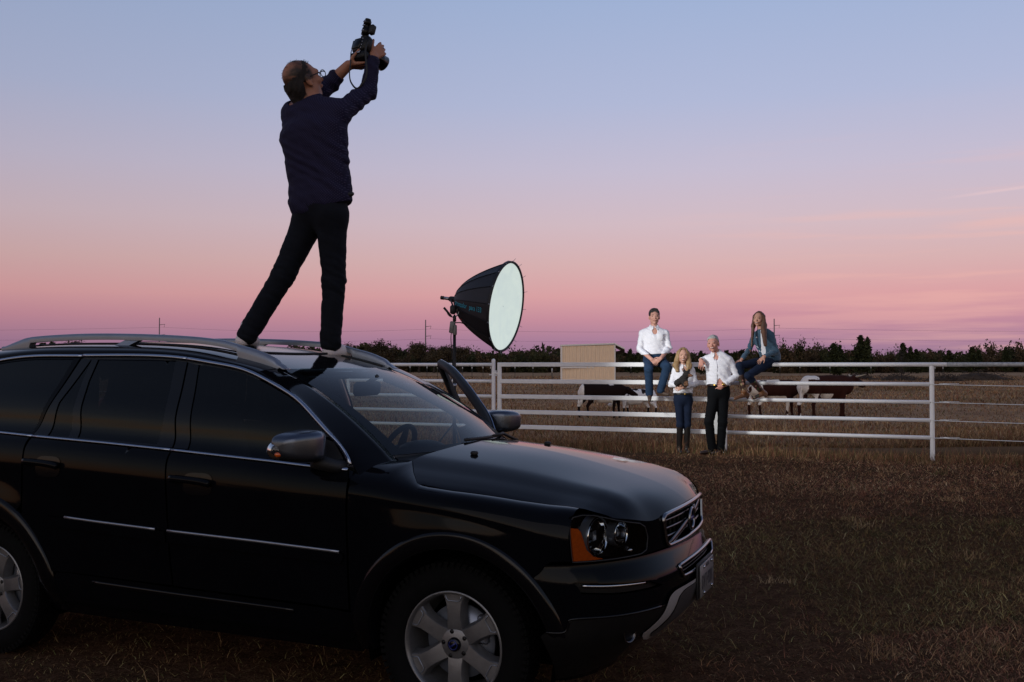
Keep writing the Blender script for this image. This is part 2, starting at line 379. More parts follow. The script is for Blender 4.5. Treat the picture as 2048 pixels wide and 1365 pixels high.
# roof / windshield
ytop=Spl([-3.9,-3.3,-3.008,-2.819,-2.401,-1.9,-1.639,-1.411,-1.234,-.994,-.876,-.754,-.634,-.561,-.51],
         [1.46,1.578,1.617,1.641,1.650,1.648,1.634,1.605,1.575,1.489,1.434,1.353,1.265,1.200,1.135]) # chrome line z(x)
zr=Spl([-3.9,-3.6,-3.1,-2.5,-2.0,-1.6,-1.3,-1.12,-1.0],[1.58,1.655,1.714,1.731,1.722,1.688,1.630,1.585,1.552])
def Zr(x,y):
    x=np.asarray(x,float);y=np.abs(np.asarray(y,float))
    z0=ytop(x)+.012;y0=Ys(x,z0)
    z1=zr(x)
    return z0+(z1-z0)*pw(1-pw(np.clip(y/y0,0,.9995),3.6),.5)
WB0,WT0=np.array([-.405,.671,1.169]),np.array([-1.134,.541,1.579])
def Wsh(u,v):
    """windshield u -1..1 across, v 0 bottom..1 top"""
    u=np.asarray(u,float);v=np.asarray(v,float)
    yb,yt=WB0[1],WT0[1]
    y=(yb+(yt-yb)*v)*u
    xb=-.24+(WB0[0]+.24)*u*u;xt=-1.03+(WT0[0]+1.03)*u*u
    zb=1.172+(WB0[2]-1.172)*u*u;zt=1.583+(WT0[2]-1.583)*u*u
    b=4*v*(1-v)
    return np.stack([xb+(xt-xb)*v+.018*b,y,zb+(zt-zb)*v+.030*b],-1)
# ---------------------------------------------------------------- surface patches (car panels cut from one continuous body surface)
def resample(P,step,closed=True):
    P=np.asarray(P,float)
    if closed: P=np.vstack([P,P[:1]])
    out=[]
    for a,b in zip(P[:-1],P[1:]):
        n=max(1,int(math.ceil(np.linalg.norm(b-a)/step)))
        out+= [a+(b-a)*i/n for i in range(n)]
    if not closed: out.append(P[-1])
    return np.array(out)
def smoothpoly(P,n=3,closed=False):
    """rounds a polyline through its points (Catmull-Rom)"""
    P=np.asarray(P,float);m=len(P);out=[]
    for i in range(m if closed else m-1):
        p0=P[(i-1)%m] if closed or i>0 else 2*P[0]-P[1]
        p1=P[i];p2=P[(i+1)%m];p3=P[(i+2)%m] if closed or i+2<m else 2*P[-1]-P[-2]
        for t in np.arange(n)/n:
            out.append(.5*((2*p1)+(p2-p0)*t+(2*p0-5*p1+4*p2-p3)*t*t+(3*p1-p0-3*p2+p3)*t**3))
    if not closed: out.append(P[-1])
    return np.array(out)
def inpoly(Q,poly):
    x,y=Q[:,0],Q[:,1];r=np.zeros(len(Q),bool);n=len(poly)
    for i in range(n):
        a=poly[i];b=poly[(i+1)%n]
        if a[1]==b[1]: continue
        c=((a[1]>y)!=(b[1]>y))&(x<(b[0]-a[0])*(y-a[1])/(b[1]-a[1])+a[0]); r^=c
    return r
def bdist(Q,B):
    return np.sqrt(((Q[:,None]-B[None])**2).sum(-1)).min(1)
def fnormal(fn,u,v,ref):
    e=2e-4; a=fn(u+e,v)-fn(u-e,v); b=fn(u,v+e)-fn(u,v-e); n=np.cross(a,b); n/=np.maximum(np.linalg.norm(n,axis=1,keepdims=True),1e-12)
    P=fn(u,v); s=np.sign((n*ref(P)).sum(1)); s[s==0]=1; return n*s[:,None]
def patch(name,poly,fn,ref,m,parent,holes=(),step=.032,bstep=.02,flange=.012,off=0.0,xf=None):
    loops=[resample(poly,bstep)]+[resample(h,bstep) for h in holes]
    P2=[];E2=[];n=0
    for lp in loops:
        k=len(lp);P2.append(lp);E2+=[(n+i,n+(i+1)%k) for i in range(k)];n+=k
    B=np.concatenate(P2)
    lo,hi=loops[0].min(0),loops[0].max(0)
    gx=np.arange(lo[0]+step/2,hi[0],step);gy=np.arange(lo[1]+step/2,hi[1],step)
    G=np.stack(np.meshgrid(gx,gy),-1).reshape(-1,2)
    if len(G):
        ins=inpoly(G,loops[0])
        for h in loops[1:]: ins&=~inpoly(G,h)
        G=G[ins]
    if len(G): G=G[bdist(G,B)>step*.45]
    A=np.concatenate([B,G]) if len(G) else B
    vv,_,ff,_,_,_=delaunay_2d_cdt([Vector(p) for p in A],E2,[],0,1e-7)
    A2=np.array([v[:] for v in vv]); T=np.array([f for f in ff if len(f)==3])
    c=A2[T].mean(1); ok=inpoly(c,loops[0])
    for h in loops[1:]: ok&=~inpoly(c,h)
    T=T[ok]
    P=fn(A2[:,0],A2[:,1]); N=fnormal(fn,A2[:,0],A2[:,1],ref); P=P+N*off
    fnn=np.cross(P[T[:,1]]-P[T[:,0]],P[T[:,2]]-P[T[:,0]]); bad=(fnn*N[T].mean(1)).sum(1)<0; T[bad]=T[bad][:,::-1]
    V=[P];NN=[N];F=[tuple(t) for t in T];k=len(P)
    if flange>0:
        for lp in loops:
            L=len(lp); p=fn(lp[:,0],lp[:,1]);nn=fnormal(fn,lp[:,0],lp[:,1],ref);p=p+nn*off
            tg=np.roll(p,-1,0)-np.roll(p,1,0);sd_=np.cross(tg,nn);sd_/=np.maximum(np.linalg.norm(sd_,axis=1,keepdims=True),1e-9)
            V+=[p,p-nn*flange];NN+=[sd_,sd_]
            F+=[(k+i,k+(i+1)%L,k+L+(i+1)%L,k+L+i) for i in range(L)];k+=2*L
    V=np.concatenate(V);NN=np.concatenate(NN)
    if xf is not None: V=xf(V);NN=xf(NN,True)
    return raw(name,V,F,m,parent,True,NN)
def sweep_on(path2,fn,ref,w,h,lift=0,n=8,closed=False):
    """flattened strip that follows a path on a surface"""
    u,v=path2[:,0],path2[:,1];P=fn(u,v);N=fnormal(fn,u,v,ref)
    mb=MB();mb.tube(P+N*lift,w,n=n,flat=h/w,up=N,closed=closed);return mb
# ---------------------------------------------------------------- the car (x forward from the front axle, y to its left, z up)
CAR=empty('parked_car',(.0628,5.048,0),'black five-door SUV parked on the dry grass with silver roof rails','car',rz=-.398)
SD=lambda s:(lambda x,z:np.stack([x,s*Ys(x,z),z],-1))
SR=lambda s:(lambda P:np.tile([0.,s,.2],(len(P),1)))
HD=lambda x,y:np.stack([x,y,Zh(x,y)],-1)
UP=lambda P:np.tile([0.,0,1.],(len(P),1))
RF=lambda x,y:np.stack([x,y,Zr(x,y)],-1)
def FA(a,z):
    a=np.asarray(a,float);f=a>PI/2;p=Ff(np.where(f,PI-a,a),z);p[...,1]*=np.where(f,1,-1);return p
FREF=lambda P:np.stack([np.maximum(P[:,0]-.2,.05),P[:,1]*.8,0*P[:,2]+.05],1)
def xz(poly,s): return np.asarray(poly,float)
def arc(cx,cz,r,a0,a1,n=26):
    a=np.linspace(R(a0),R(a1),n);return [(cx+r*math.cos(t),cz+r*math.sin(t)) for t in a]
def build_car():
    K=CAR;pt=M['paint']
    def chrome_curve(d=0.0,x0=-2.93,x1=-.51,n=60):
        x=np.linspace(x0,x1,n);return np.stack([x,ytop(x)+d],1)
    # ---- hood and fenders
    ed=[]
    for y in np.linspace(-.735,.735,61):
        a=abs(y);x=.40+LXH*(max(1-(a/WH)**NH,0))**(1/NH);ed.append((x-.002,y))
    left=[(.58,.795),(.32,.829),(0,.847),(-.14,.846),(-.18,.835),(-.25,.74),(-.325,.612)]
    right=[(x,-y) for x,y in left][::-1]
    rear=[(-.25-.075*(y/.6)**2,y) for y in np.linspace(.54,-.54,17)]
    hood=patch('hood',ed+left+rear+right,HD,UP,pt,K,flange=.02)
    for x,y in((-.10,-.40),(.02,.30)):
        mb=MB();z=float(Zh(x,y));mb.box((x,y,z+.008),(.035,.028,.02),bev=.006);mb.build('washer_nozzle',M['black'],hood,rawp=True)
    for s in(-1,1):
        # fender: side part (x,z) with wheel arch, and its top strip
        f=SD(s);r=SR(s)
        def ftop(x,t,s=s):
            """fender top: from hood seam (t=1) over to the side (t=0)"""
            x=np.asarray(x,float);t=np.asarray(t,float)
            zs=zc(x)-.235; ys=Ys(x,zs); yh=np.interp(x,[-.6,-.18,-.14,0,.32,.58,.67],[.60,.835,.848,.849,.831,.797,.738])+.003
            a=t*PI/2; y=yh+(ys-yh)*np.cos(a)**.62; y=np.where(t<0,ys,y)
            zt=Zh(x,np.minimum(y,.9495*tapm(x))); z=zs+(zt-zs)*np.minimum(1,np.sin(np.clip(a,0,PI/2))**.55*1.0)
            return np.stack([x,s*y,z],-1)
        # one section curve blends side and top
        def fsec(x,q,s=s):
            x=np.asarray(x,float);q=np.asarray(q,float)
            zs=zc(x)-.215; yh=np.interp(x,[-.6,-.33,-.25,-.18,-.14,0,.32,.58,.67],[.60,.615,.745,.838,.849,.850,.832,.798,.738])
            zside=np.minimum(q,1)*(zs-.25)+.25; y1=Ys(x,zside)
            t=np.clip(q-1,0,1); yq=Ys(x,zs); zh=Zh(x,yh)
            # quarter superellipse from (yq,zs) vertical to (yh,zh)
            sl=(Zh(x,yh-.01)-Zh(x,yh+.01))/.02
            a=t*PI/2; c=np.cos(a);si=np.sin(a)
            y2=yh+(yq-yh)*c**.9; z2=zs+(zh-zs)*si**.9 
            return np.stack([x,s*np.where(q>1,y2,y1),np.where(q>1,z2,zside)],-1)
        def qz(x,z): return (z-.25)/(zc(x)-.215-.25)
        X=lambda pts:[(x,float(qz(x,z))) for x,z in pts]
        pol=X([(-.474,.40),(-.474,.60),(-.474,.74),(-.480,.90)])+[(-.48,1.15),(-.49,1.4)]+[(x,2.0) for x in(-.44,-.33,-.25,-.18,-.14,0,.15,.32,.45,.575)]+[(.575,1.6),(.572,1.3)]+X([(.570,.94),(.574,.86),(.578,.788),(.50,.785),(.475,.768),(.45,.735),(.415,.708)])+X(arc(.045,.36,.495,44,180-4,34))+X([(-.452,.36)])
        nref=lambda P,s=s:np.stack([0*P[:,0],np.full(len(P),s*.9),np.full(len(P),.8)],1)
        patch('fender',pol,fsec,nref,pt,K,step=.04)
        # wheel arch trim
        for cx,a0,a1,gr_ in((.045,12,188,1.014),(-2.85,-8,188,1.085)):
            an=np.linspace(R(a0),R(a1),64);rows=[]
            for rr,dy in((.440,-.10),(.443,-.012),(.452,.006),(.474,.014),(.500,.012),(.512,.006),(.514,-.012)):
                rr=.440+(rr-.440)*(1+(gr_-1)*514/74);x=cx+rr*np.cos(an);z=.36+rr*np.sin(an);tp_=np.clip(np.minimum(an-an[0],an[-1]-an)/R(16),0,1)**.6;y=np.minimum(Ys(np.clip(x,-3.6,.60),np.maximum(z,.30))+(dy*tp_ if dy>0 else dy),.97)
                rows.append(np.stack([x,s*y,z],-1))
            mb=MB();mb.grid(np.array(rows));mb.build('wheel_arch_trim',M['trimblack'],K,rawp=True)
        # doors ------------------------------------------------------------
        def door(front,s=s,xf=None):
            if front:
                pol=[(-.486,.486),(-.486,.74),(-.492,1.0),(-.492,1.085),(-.508,1.108)]+[(x,float(np.interp(x,[-1.544,-.944,-.743,-.508],[1.164,1.132,1.119,1.108]))) for x in(-.743,-.944,-1.2,-1.539)]+[(-1.537,1.098),(-1.522,.932),(-1.515,.796),(-1.511,.502)]
            else:
                pol=[(-1.521,.504),(-1.525,.796),(-1.532,.932),(-1.547,1.098),(-1.549,1.164)]+[(-2.0,1.186),(-2.5,1.206),(-2.512,1.15),(-2.51,1.01),(-2.503,.84)]+arc(-2.85,.36,.545,50,16,12)+[(-2.29,.512)]
            nm='front_door' if front else 'rear_door'
            d=patch(nm,pol,SD(s),SR(s),pt,K,xf=xf,flange=.03,step=.025,bstep=.018)
            T=xf if xf else (lambda V,n=False:V)
            def add(mb,name,m,par=d): 
                mb.V=[T(v) for v in mb.V];return mb.build(name,m,par,rawp=True)
            # window pane, black pillar trims, frame
            if front:
                win=[(-.53,1.128)]+[(x,float(np.interp(x,[-1.544,-.944,-.743,-.508],[1.18,1.147,1.134,1.126]))) for x in(-.744,-.95,-1.2,-1.453)]+[(-1.476,1.33),(-1.52,1.594)]+[tuple(p) for p in chrome_curve(-.017,-1.50,-.545,40)]
                bt=[(-1.456,1.179),(-1.5435,1.182),(-1.566,1.328),(-1.594,1.612),(-1.524,1.597),(-1.48,1.33)]
                patch('pillar_trim',bt,SD(s),SR(s),M['trimblack'],d,off=.001,xf=xf)
                ring=[(-.512,1.12)]+[tuple(p) for p in chrome_curve(-.003,-.52,-.53,2)]
                
                if xf is None: patch('window',win,SD(s),SR(s),M['tint'],d,off=-.004,flange=0)
                # inner frame so that the door reads as a frame when it stands open
                if xf is None: path=None
                path=np.array([(-.53,1.125)]+[tuple(p) for p in chrome_curve(-.012,-1.50,-.545,40)[::-1]]+[(-1.53,1.60),(-1.50,1.33),(-1.47,1.18)])
                P=SD(s)(path[:,0],path[:,1]);P[:,1]-=s*.028;N=fnormal(SD(s),path[:,0],path[:,1],SR(s))
                
                if xf is not None: mb=MB();mb.tube(P,.034,n=8,flat=.85,up=N);add(mb,'window_frame',M['black'])
                sail=[(-.532,1.128),(-.62,1.134),(-.745,1.139),(-.72,1.20),(-.66,1.25),(-.615,1.236),(-.56,1.165)]
                patch('mirror_sail',sail,SD(s),SR(s),M['black'],d,off=.002,flange=.004,xf=xf)
                # inner panel
                ins=SD(s);pin=[(-.50,.50),(-.50,1.10),(-1.50,1.15),(-1.49,.52)]
                patch('door_card',pin,lambda x,z:np.stack([x,s*(Ys(x,z)-.10),z],-1),SR(-s),M['dash'],d,flange=0,xf=xf)
                for a,b in(((-.50,.52),(-.50,1.10)),((-1.49,.54),(-1.51,1.15))):
                    q=np.linspace(0,1,8)[:,None];pp=np.array(a)+(np.array(b)-np.array(a))*q;P=SD(s)(pp[:,0],pp[:,1]);mb=MB();mb.tube(P-np.array([0,s*.055,0]),.045,n=8,flat=.4,up=np.array([1.,0,0]));add(mb,'door_edge',pt)
            else:
                w1=[(-1.66,1.196),(-2.192,1.214),(-2.22,1.371),(-2.23,1.51),(-2.213,1.628),(-1.68,1.622),(-1.645,1.327)]
                w2=[(-2.255,1.215),(-2.405,1.219),(-2.385,1.396),(-2.263,1.629),(-2.258,1.628),(-2.275,1.51),(-2.268,1.371)]
                for w in(w1,w2): patch('window',w,SD(s),SR(s),M['tint'],d,off=-.004,flange=0)
                fr=[(-1.554,1.183),(-2.510,1.2195),(-2.455,1.345),(-2.333,1.632),(-1.9,1.632),(-1.605,1.615),(-1.576,1.328)]
                patch('pillar_trim',fr,SD(s),SR(s),M['trimblack'],d,holes=[w1,w2],off=.001)
            # handle: recess cup, bar
            hx,hz=(-1.335,1.018) if front else(-2.33,1.063)
            t=np.linspace(0,2*PI,30,endpoint=False);sx=np.sign(np.cos(t))*np.abs(np.cos(t))**.55*.088;sz=np.sign(np.sin(t))*np.abs(np.sin(t))**.55*.054
            cup=np.stack([hx+sx,hz+sz],1)
            patch('handle_cup',cup,SD(s),SR(s),M['trimblack'],d,off=.0025,flange=.004,step=.03,xf=xf)
            mb=sweep_on(smoothpoly([(hx+.085,hz+.004),(hx+.03,hz+.012),(hx-.06,hz+.018),(hx-.16,hz+.022)],6),SD(s),SR(s),.017,.012,.020);add(mb,'door_handle',pt)
            # side moulding: proud strip with bright upper edge
            if front: ml=[(-.515,.697),(-.498,.724),(-.502,.746),(-1.0,.762),(-1.516,.776),(-1.512,.722)]
            else: ml=[(-1.532,.722),(-1.536,.777),(-2.18,.802),(-2.32,.806),(-2.345,.792),(-2.30,.752)]
            patch('side_moulding',ml,SD(s),SR(s),pt,d,off=.010,flange=.012,xf=xf)
            e=[(-.52,.752),(-1.0,.768),(-1.517,.781)] if front else[(-1.595,.783),(-2.0,.797),(-2.20,.806)]
            mb=sweep_on(resample(e,.05,False),SD(s),SR(s),.0075,.005,.009);add(mb,'moulding_strip',M['alu'])
            # chrome lower window strip and upper strip
            bl=[(-.51,1.1155),(-.743,1.1255),(-.944,1.1385),(-1.544,1.171)] if front else[(-1.551,1.1715),(-2.0,1.193),(-2.497,1.213)]
            mb=sweep_on(resample(bl,.05,False),SD(s),SR(s),.0085,.006,.005);add(mb,'belt_chrome',M['chrome'])
            cc=chrome_curve(0,-1.604,-.511,50) if front else chrome_curve(0,-2.325,-1.611,30)
            mb=sweep_on(cc,SD(s),SR(s),.0095,.006,.005);add(mb,'window_chrome',M['chrome'])
            return d
        if s>0:
            th=R(52.0);hg=np.array([-.50,.905,0]);c_,s_=math.cos(-th),math.sin(-th);Rm=np.array([[c_,-s_,0],[s_,c_,0],[0,0,1]])
            def xf(V,n=False):
                V=np.asarray(V,float);return V@Rm.T if n else (V-hg)@Rm.T+hg
            d=door(True,xf=xf); tag(d,'open front door on the far side of the car')
        else: door(True)
        door(False)
        # body aperture ring behind the doors (pillars and sill)
        for (a,b,w) in(((-1.52,.50),(-1.54,1.17),.07),((-1.54,1.17),(-1.60,1.62),.05),((-.48,.5),(-.48,1.10),.06)):
            q=np.linspace(0,1,10)[:,None];pp=np.array(a)+(np.array(b)-np.array(a))*q;P=SD(s)(pp[:,0],pp[:,1])
            mb=MB();mb.tube(P-np.array([0,s*.125,0]),w,n=8,flat=.8,up=np.array([1.,0,0]));mb.build('door_pillar',M['trimblack'],K,rawp=True)
        # sill and its bright strip
        sl=[(-.474,.27),(-.474,.475),(-1.515,.493),(-2.285,.508),(-2.32,.44),(-2.33,.27)]
        sill=patch('sill',sl,SD(s),SR(s),M['paint'],K)
        mb=sweep_on(resample([(-.80,.447),(-1.51,.458),(-2.05,.470)],.05,False),SD(s),SR(s),.012,.006,.002);mb.build('sill_strip',M['trimblack'],sill,rawp=True)
        # quarter panel with cargo window
        qp=[(-2.521,1.206),(-2.524,1.15),(-2.521,1.0),(-2.513,.86)]+arc(-2.85,.36,.535,56,180,24)+[(-3.80,.42),(-3.84,.9),(-3.80,1.23)]+[(x,float(ytop(x))+.004) for x in np.linspace(-3.62,-2.34,20)]
        cw=[(-2.53,1.234),(-2.9,1.246),(-3.35,1.262),(-3.50,1.30),(-3.44,1.42)]+[(x,float(ytop(x))-.02) for x in np.linspace(-3.22,-2.392,12)]
        q=patch('quarter_panel',qp,SD(s),SR(s),pt,K,holes=[cw])
        patch('cargo_window',cw,SD(s),SR(s),M['tint'],q,off=-.004,flange=0)
        mb=sweep_on(np.array([(x,float(ytop(x))-.002) for x in np.linspace(-3.25,-2.333,30)]),SD(s),SR(s),.0095,.006,.005);mb.build('window_chrome',M['chrome'],q,rawp=True)
        mb=sweep_on(resample([(-2.503,1.2135),(-2.9,1.232),(-3.36,1.25)],.05,False),SD(s),SR(s),.0085,.006,.005);mb.build('belt_chrome',M['chrome'],q,rawp=True)
        # A pillar from chrome curve to windscreen edge
        t=np.linspace(0,1,40);xs=-1.14+(.632)*t
        Cc=np.stack([xs,s*Ys(xs,ytop(xs)+.011),ytop(xs)+.011],1);Wd=Wsh(np.full(40,float(s)),1-t)+np.array([.0,0,-.002])
        rows=[]
        for a in np.linspace(0,PI/2,12):
            f,g=1-math.cos(a)**.8,math.sin(a)**.7
            L=Wd-Cc;P=Cc+L*np.array([f,f,g]);rows.append(P)
        rows=[np.vstack([q]+[q[-1:]+(q[-1]-q[-4])/np.linalg.norm(q[-1]-q[-4])*e_*np.array([1,1,1.]) for e_ in(.03,.06,.09)]) for q in rows]
        low=Wd+(Wsh(np.full(40,s*.95),1-t)-Wd)*.3-np.array([0,0,.03]);rows.append(np.vstack([low,low[-1:],low[-1:],low[-1:]]))
        mb=MB();mb.grid(np.array(rows));mb.build('a_pillar',pt,K,rawp=True)
        # inner pillar liner
        mb=MB();P=Wsh(np.full(20,s*.97),np.linspace(0,1,20))+np.array([-.03,s*.03,-.045]);mb.tube(P,.042,n=8);mb.build('pillar_liner',M['dash'],K,rawp=True)
        # roof rail
        path=smoothpoly([(-3.10,1.698),(-2.99,1.732),(-2.90,1.752),(-2.63,1.764),(-2.353,1.766),(-2.0,1.757),(-1.70,1.741),(-1.50,1.719),(-1.386,1.692),(-1.263,1.662),(-1.16,1.622),(-1.10,1.594)],4)
        xs=np.concatenate([np.linspace(-3.12,-2.92,10),[-2.905,-2.89],np.linspace(-2.85,-1.42,40),[-1.398,-1.386],np.linspace(-1.37,-1.085,18)]);rows=[]
        for x in xs:
            zt=float(np.interp(x,path[:,0],path[:,1]))+.012;rf=float(Zr(x,.56))-.006 if x<-1.12 else zt-.03
            foot=x<=-2.905 or x>=-1.386
            zb=min(rf,zt-.006) if foot else zt-.036
            w=.021 if not foot else .021+.006*min(1,max((x+1.386)/.2,(-2.905-x)/.15,0))
            if x>-1.16: zt=zb+(zt-zb)*max(.12,(-1.085-x)/.075*.88+.12)
            hh=zt-zb;rows.append([(x,s*.56+o*w,zb+hh*k) for o,k in((1,0),(1.0,.45),(.92,.78),(.62,.95),(0,1.0),(-.62,.95),(-.92,.78),(-1.0,.45),(-1,0))])
        A=np.array(rows);mb=MB();mb.grid(A,True);mb.add(A[0],[tuple(range(9))]);mb.add(A[-1],[tuple(range(9))]);rl=mb.build('roof_rail',M['silver'],K,rawp=True);autosmooth(rl,50)
        rows=[]
        for x,dx in((-2.16,-.05),(-2.06,-.05)):
            zt=float(np.interp(x,path[:,0],path[:,1]))-.02;zb=float(Zr(x,.56))-.004
            rows.append([(x+dx-.03,s*.585,zb),(x,s*.575,zt),(x,s*.548,zt),(x+dx-.03,s*.545,zb)])
        A=np.array(rows);mb=MB();mb.add(A.reshape(-1,3),[(0,1,5,4),(1,2,6,5),(2,3,7,6),(0,4,7,3),(0,3,2,1),(4,5,6,7)]);mb.build('rail_foot',M['silver'],rl,rawp=True,smooth=False)
        # mirror
        PRE=set(bpy.data.objects)
        mc=np.array([-.665,s*1.03,1.232]) if s<0 else np.array([-.73,.955,1.232])
        th=np.linspace(-PI/2,PI/2,25)[:,None];ph=np.linspace(0,2*PI,60,endpoint=False)[None]
        sg=lambda v,e:np.sign(v)*np.abs(v)**e
        X=sg(np.cos(th),.5)*sg(np.cos(ph),.55);Y=sg(np.sin(th),.6)+0*ph;Z=sg(np.cos(th),.5)*sg(np.sin(ph),.34)
        A=np.stack([X*np.where(X>0,.105,.060)*(1-.10*Y),s*Y*.125,Z*(.072)*(1-.14*np.maximum(Y,0))],-1)
        A[...,0]-=.10*np.abs(Y)*.5;A[...,2]+=.0
        def half(lo,hi,grow):
            B=A.copy()*np.array([1+grow,1+grow,1+grow]);
            return B
        V=A.reshape(-1,3);mb=MB();mb.grid(A,True);mb.V[-1]=mb.V[-1]+mc
        fz=np.array([mb.V[0][list(f)].mean(0)[2]-mc[2] for f in mb.F]);fx=np.array([mb.V[0][list(f)].mean(0)[0]-mc[0] for f in mb.F])
        mb.mi=list(0*fx.astype(int));mir=mb.build('side_mirror',[M['mirrorcap'],M['trimblack'],M['plastic']],K,rawp=True)
        mb=MB();mb.tube([mc+np.array([.02,-s*.06,-.07]),mc+np.array([.08,-s*.13,-.10]),mc+np.array([.10,-s*.17,-.105])],[.05,.045,.05],n=10,flat=.7);mb.build('mirror_arm',M['black'],mir,rawp=True)
        mb=MB();mb.ell(mc+np.array([-.062,0,0]),(.006,.10,.06));mb.build('mirror_glass',M['bright'],mir,rawp=True)
        # lamp in the outer lower corner of the mirror
        mb=MB();mb.ell(mc+np.array([-.068,s*.083,-.014]),(.055,.052,.046),n=24,m=14);lp=mb.build('turn_lamp',M['lens'],mir,rawp=True)
        mb=MB()
        for i in range(3):
            for j in range(4): mb.box(mc+np.array([-.096+.021*i,s*(.104),-.038+.015*j]),(.018,.012,.009),bev=.002)
        mb.build('lamp_reflector',M['bright'],lp,rawp=True,smooth=False)
        mb=MB();mb.ell(mc+np.array([-.045,s*.118,-.030]),(.018,.014,.012));mb.build('lamp_bulb',M['amber'],lp,rawp=True)
        if s>0:
            for o in set(bpy.data.objects)-PRE:
                for v in o.data.vertices: v.co=Vector(xf(np.array([v.co[:]]))[0])
                o.data.update()
    # ---- black corner sail below the mirror is covered by the pillar; roof
    xs=np.concatenate([np.linspace(-3.66,-1.24,60)]);rows=[]
    aa=np.linspace(-PI/2,PI/2,49)
    def roofpt(x,a):
        z0=ytop(x)+.012;y0=Ys(x,z0);sy=np.sign(np.sin(a))*np.abs(np.sin(a))**(2/3.6)*y0;return np.stack([x+0*a,sy,z0+(zr(x)-z0)*np.cos(a)],-1)
    for tq in np.linspace(0,1,70):
        row=[]
        for a in aa:
            yy=np.abs(np.sin(a))**(2/3.6)*.70
            u=min(yy/.541,1.0);xe=-1.030+(-1.134+1.030)*u*u-.004
            x=-3.70+(xe+3.70)*tq**.85 if tq<1 else xe
            row.append(roofpt(np.array(x),np.array(a)))
        rows.append(row)
    A=np.array(rows)
    mb=MB();mb.grid(A);roof=mb.build('roof',pt,K,rawp=True)
    mb=MB();B=A.copy();B[...,2]-=.035;mb.grid(B);mb.build('headliner',M['seat'],roof,rawp=True)
    yy=np.linspace(-.43,.43,25);sx=np.linspace(-2.25,-1.455,30)
    G=np.array([[(x+(-.0 if x<-1.5 else -.05*(y/.43)**2),y,0) for y in yy] for x in sx]);G[...,2]=Zr(G[...,0],G[...,1])+.004
    mb=MB();mb.grid(G);mb.build('sunroof',M['trimblack'],roof,rawp=True)
    for x in(-1.452,-2.255):
        mb=MB();P=np.array([(x-(.05*(y/.43)**2 if x>-2 else 0),y,0) for y in yy]);P[:,2]=Zr(P[:,0],P[:,1])+.003;mb.tube(P,.006,n=6);mb.build('sunroof_seal',M['black'],roof,rawp=True)
    for s in(-1,1):
        mb=MB();x=np.linspace(-3.5,-1.16,50);P=np.stack([x,np.full(50,s*.515),Zr(x,.515)+.001],1);mb.tube(P,.007,n=6);mb.build('roof_ditch_strip',M['black'],roof,rawp=True)
    # ---- windscreen
    u=np.linspace(-1,1,33);v=np.linspace(0,1,25);G=Wsh(u[None,:],v[:,None]);mb=MB();mb.grid(G);ws=mb.build('windscreen',M['wind'],K,rawp=True)
    # painted black border of the glass
    mb=MB()
    for uu in(-1,1):
        g=np.linspace(.90,1,3)*uu;G=Wsh(g[None,:],v[:,None])-np.array([.004,0,.004]);mb.grid(G)
    g=np.linspace(.955,1,3);G=Wsh(u[None,:],g[:,None])-np.array([.004,0,.004]);mb.grid(G);g=np.linspace(0,.05,3);G=Wsh(u[None,:],g[:,None])-np.array([.004,0,.004]);mb.grid(G)
    mb.build('glass_border',M['black'],ws,rawp=True)
    # cowl and wipers
    cow=[];
    for y in np.linspace(-.66,.66,31):
        k=(y/.66)**2;xw=-.235-.165*k;xh=-.245-.09*k
        cow.append([(xw-.03,y,1.150-.004*k),(xw+.005,y,1.158),(max(xh,xw+.03)+.03,y,float(Zh(-.25-.075*(y/.6)**2,y))-.030)])
    mb=MB();mb.grid(np.array(cow));mb.build('cowl',M['plastic'],K,rawp=True)
    P=np.array([Wsh(q,.050-.022*(q+.2))+np.array([.012,0,.010]) for q in np.linspace(-.22,.86,14)])
    mb=MB();mb.tube(P,.0075,n=6,flat=1.2);w=mb.build('wiper_blade',M['black'],K,rawp=True)
    mb=MB();mb.tube([np.array([-.315,.655,1.150]),Wsh(.62,.04)+np.array([.035,0,.012]),P[6]+np.array([.008,0,.008])],[.015,.012,.007],n=6,flat=.7);mb.build('wiper_arm',M['black'],w,rawp=True)
    # ---- front: panel between hood edge and bumper, with lamp and grille openings
    lens=np.array([(.31,.946),(.338,.964),(.412,.972),(.514,.968),(.619,.953),(.726,.936),(.84,.921),(.925,.910),(.979,.890),(1.005,.843),(.985,.79),(.93,.778),(.80,.778),(.70,.778),(.591,.778),(.457,.778),(.323,.778),(.317,.815),(.309,.876)])
    mir=lambda P:[(PI-a,z) for a,z in reversed([tuple(q) for q in P])]
    gr=[(1.175,.905),(1.20,.918),(1.30,.923),(1.45,.926)]+[(PI-1.45,.926),(PI-1.30,.923),(PI-1.20,.918),(PI-1.175,.905),(PI-1.205,.79),(PI-1.23,.778),(PI-1.45,.776),(1.45,.776),(1.23,.778),(1.205,.79)]
    top=[]
    for a in np.linspace(.305,PI-.305,70):
        y=abs(float(FA(np.array([a]),np.array([.92]))[0,1]));top.append((a,float(ze(y))+.004))
    bot=[(a,.775) for a in np.linspace(PI-.335,.335,60)]
    # lens holes are opened to the panel edge so rebuild the top as max(lens+.006, hood edge)
    lt=lambda a:float(np.interp(a if a<PI/2 else PI-a,lens[:12,0],lens[:12,1]+.007)) if (a if a<PI/2 else PI-a)<1.0 else 0
    top=[(a,max(z,lt(a))) for a,z in top]
    fp=patch('front_panel',top+bot,FA,FREF,pt,K,holes=[lens,mir(lens),gr],step=.035,bstep=.015,flange=.05)
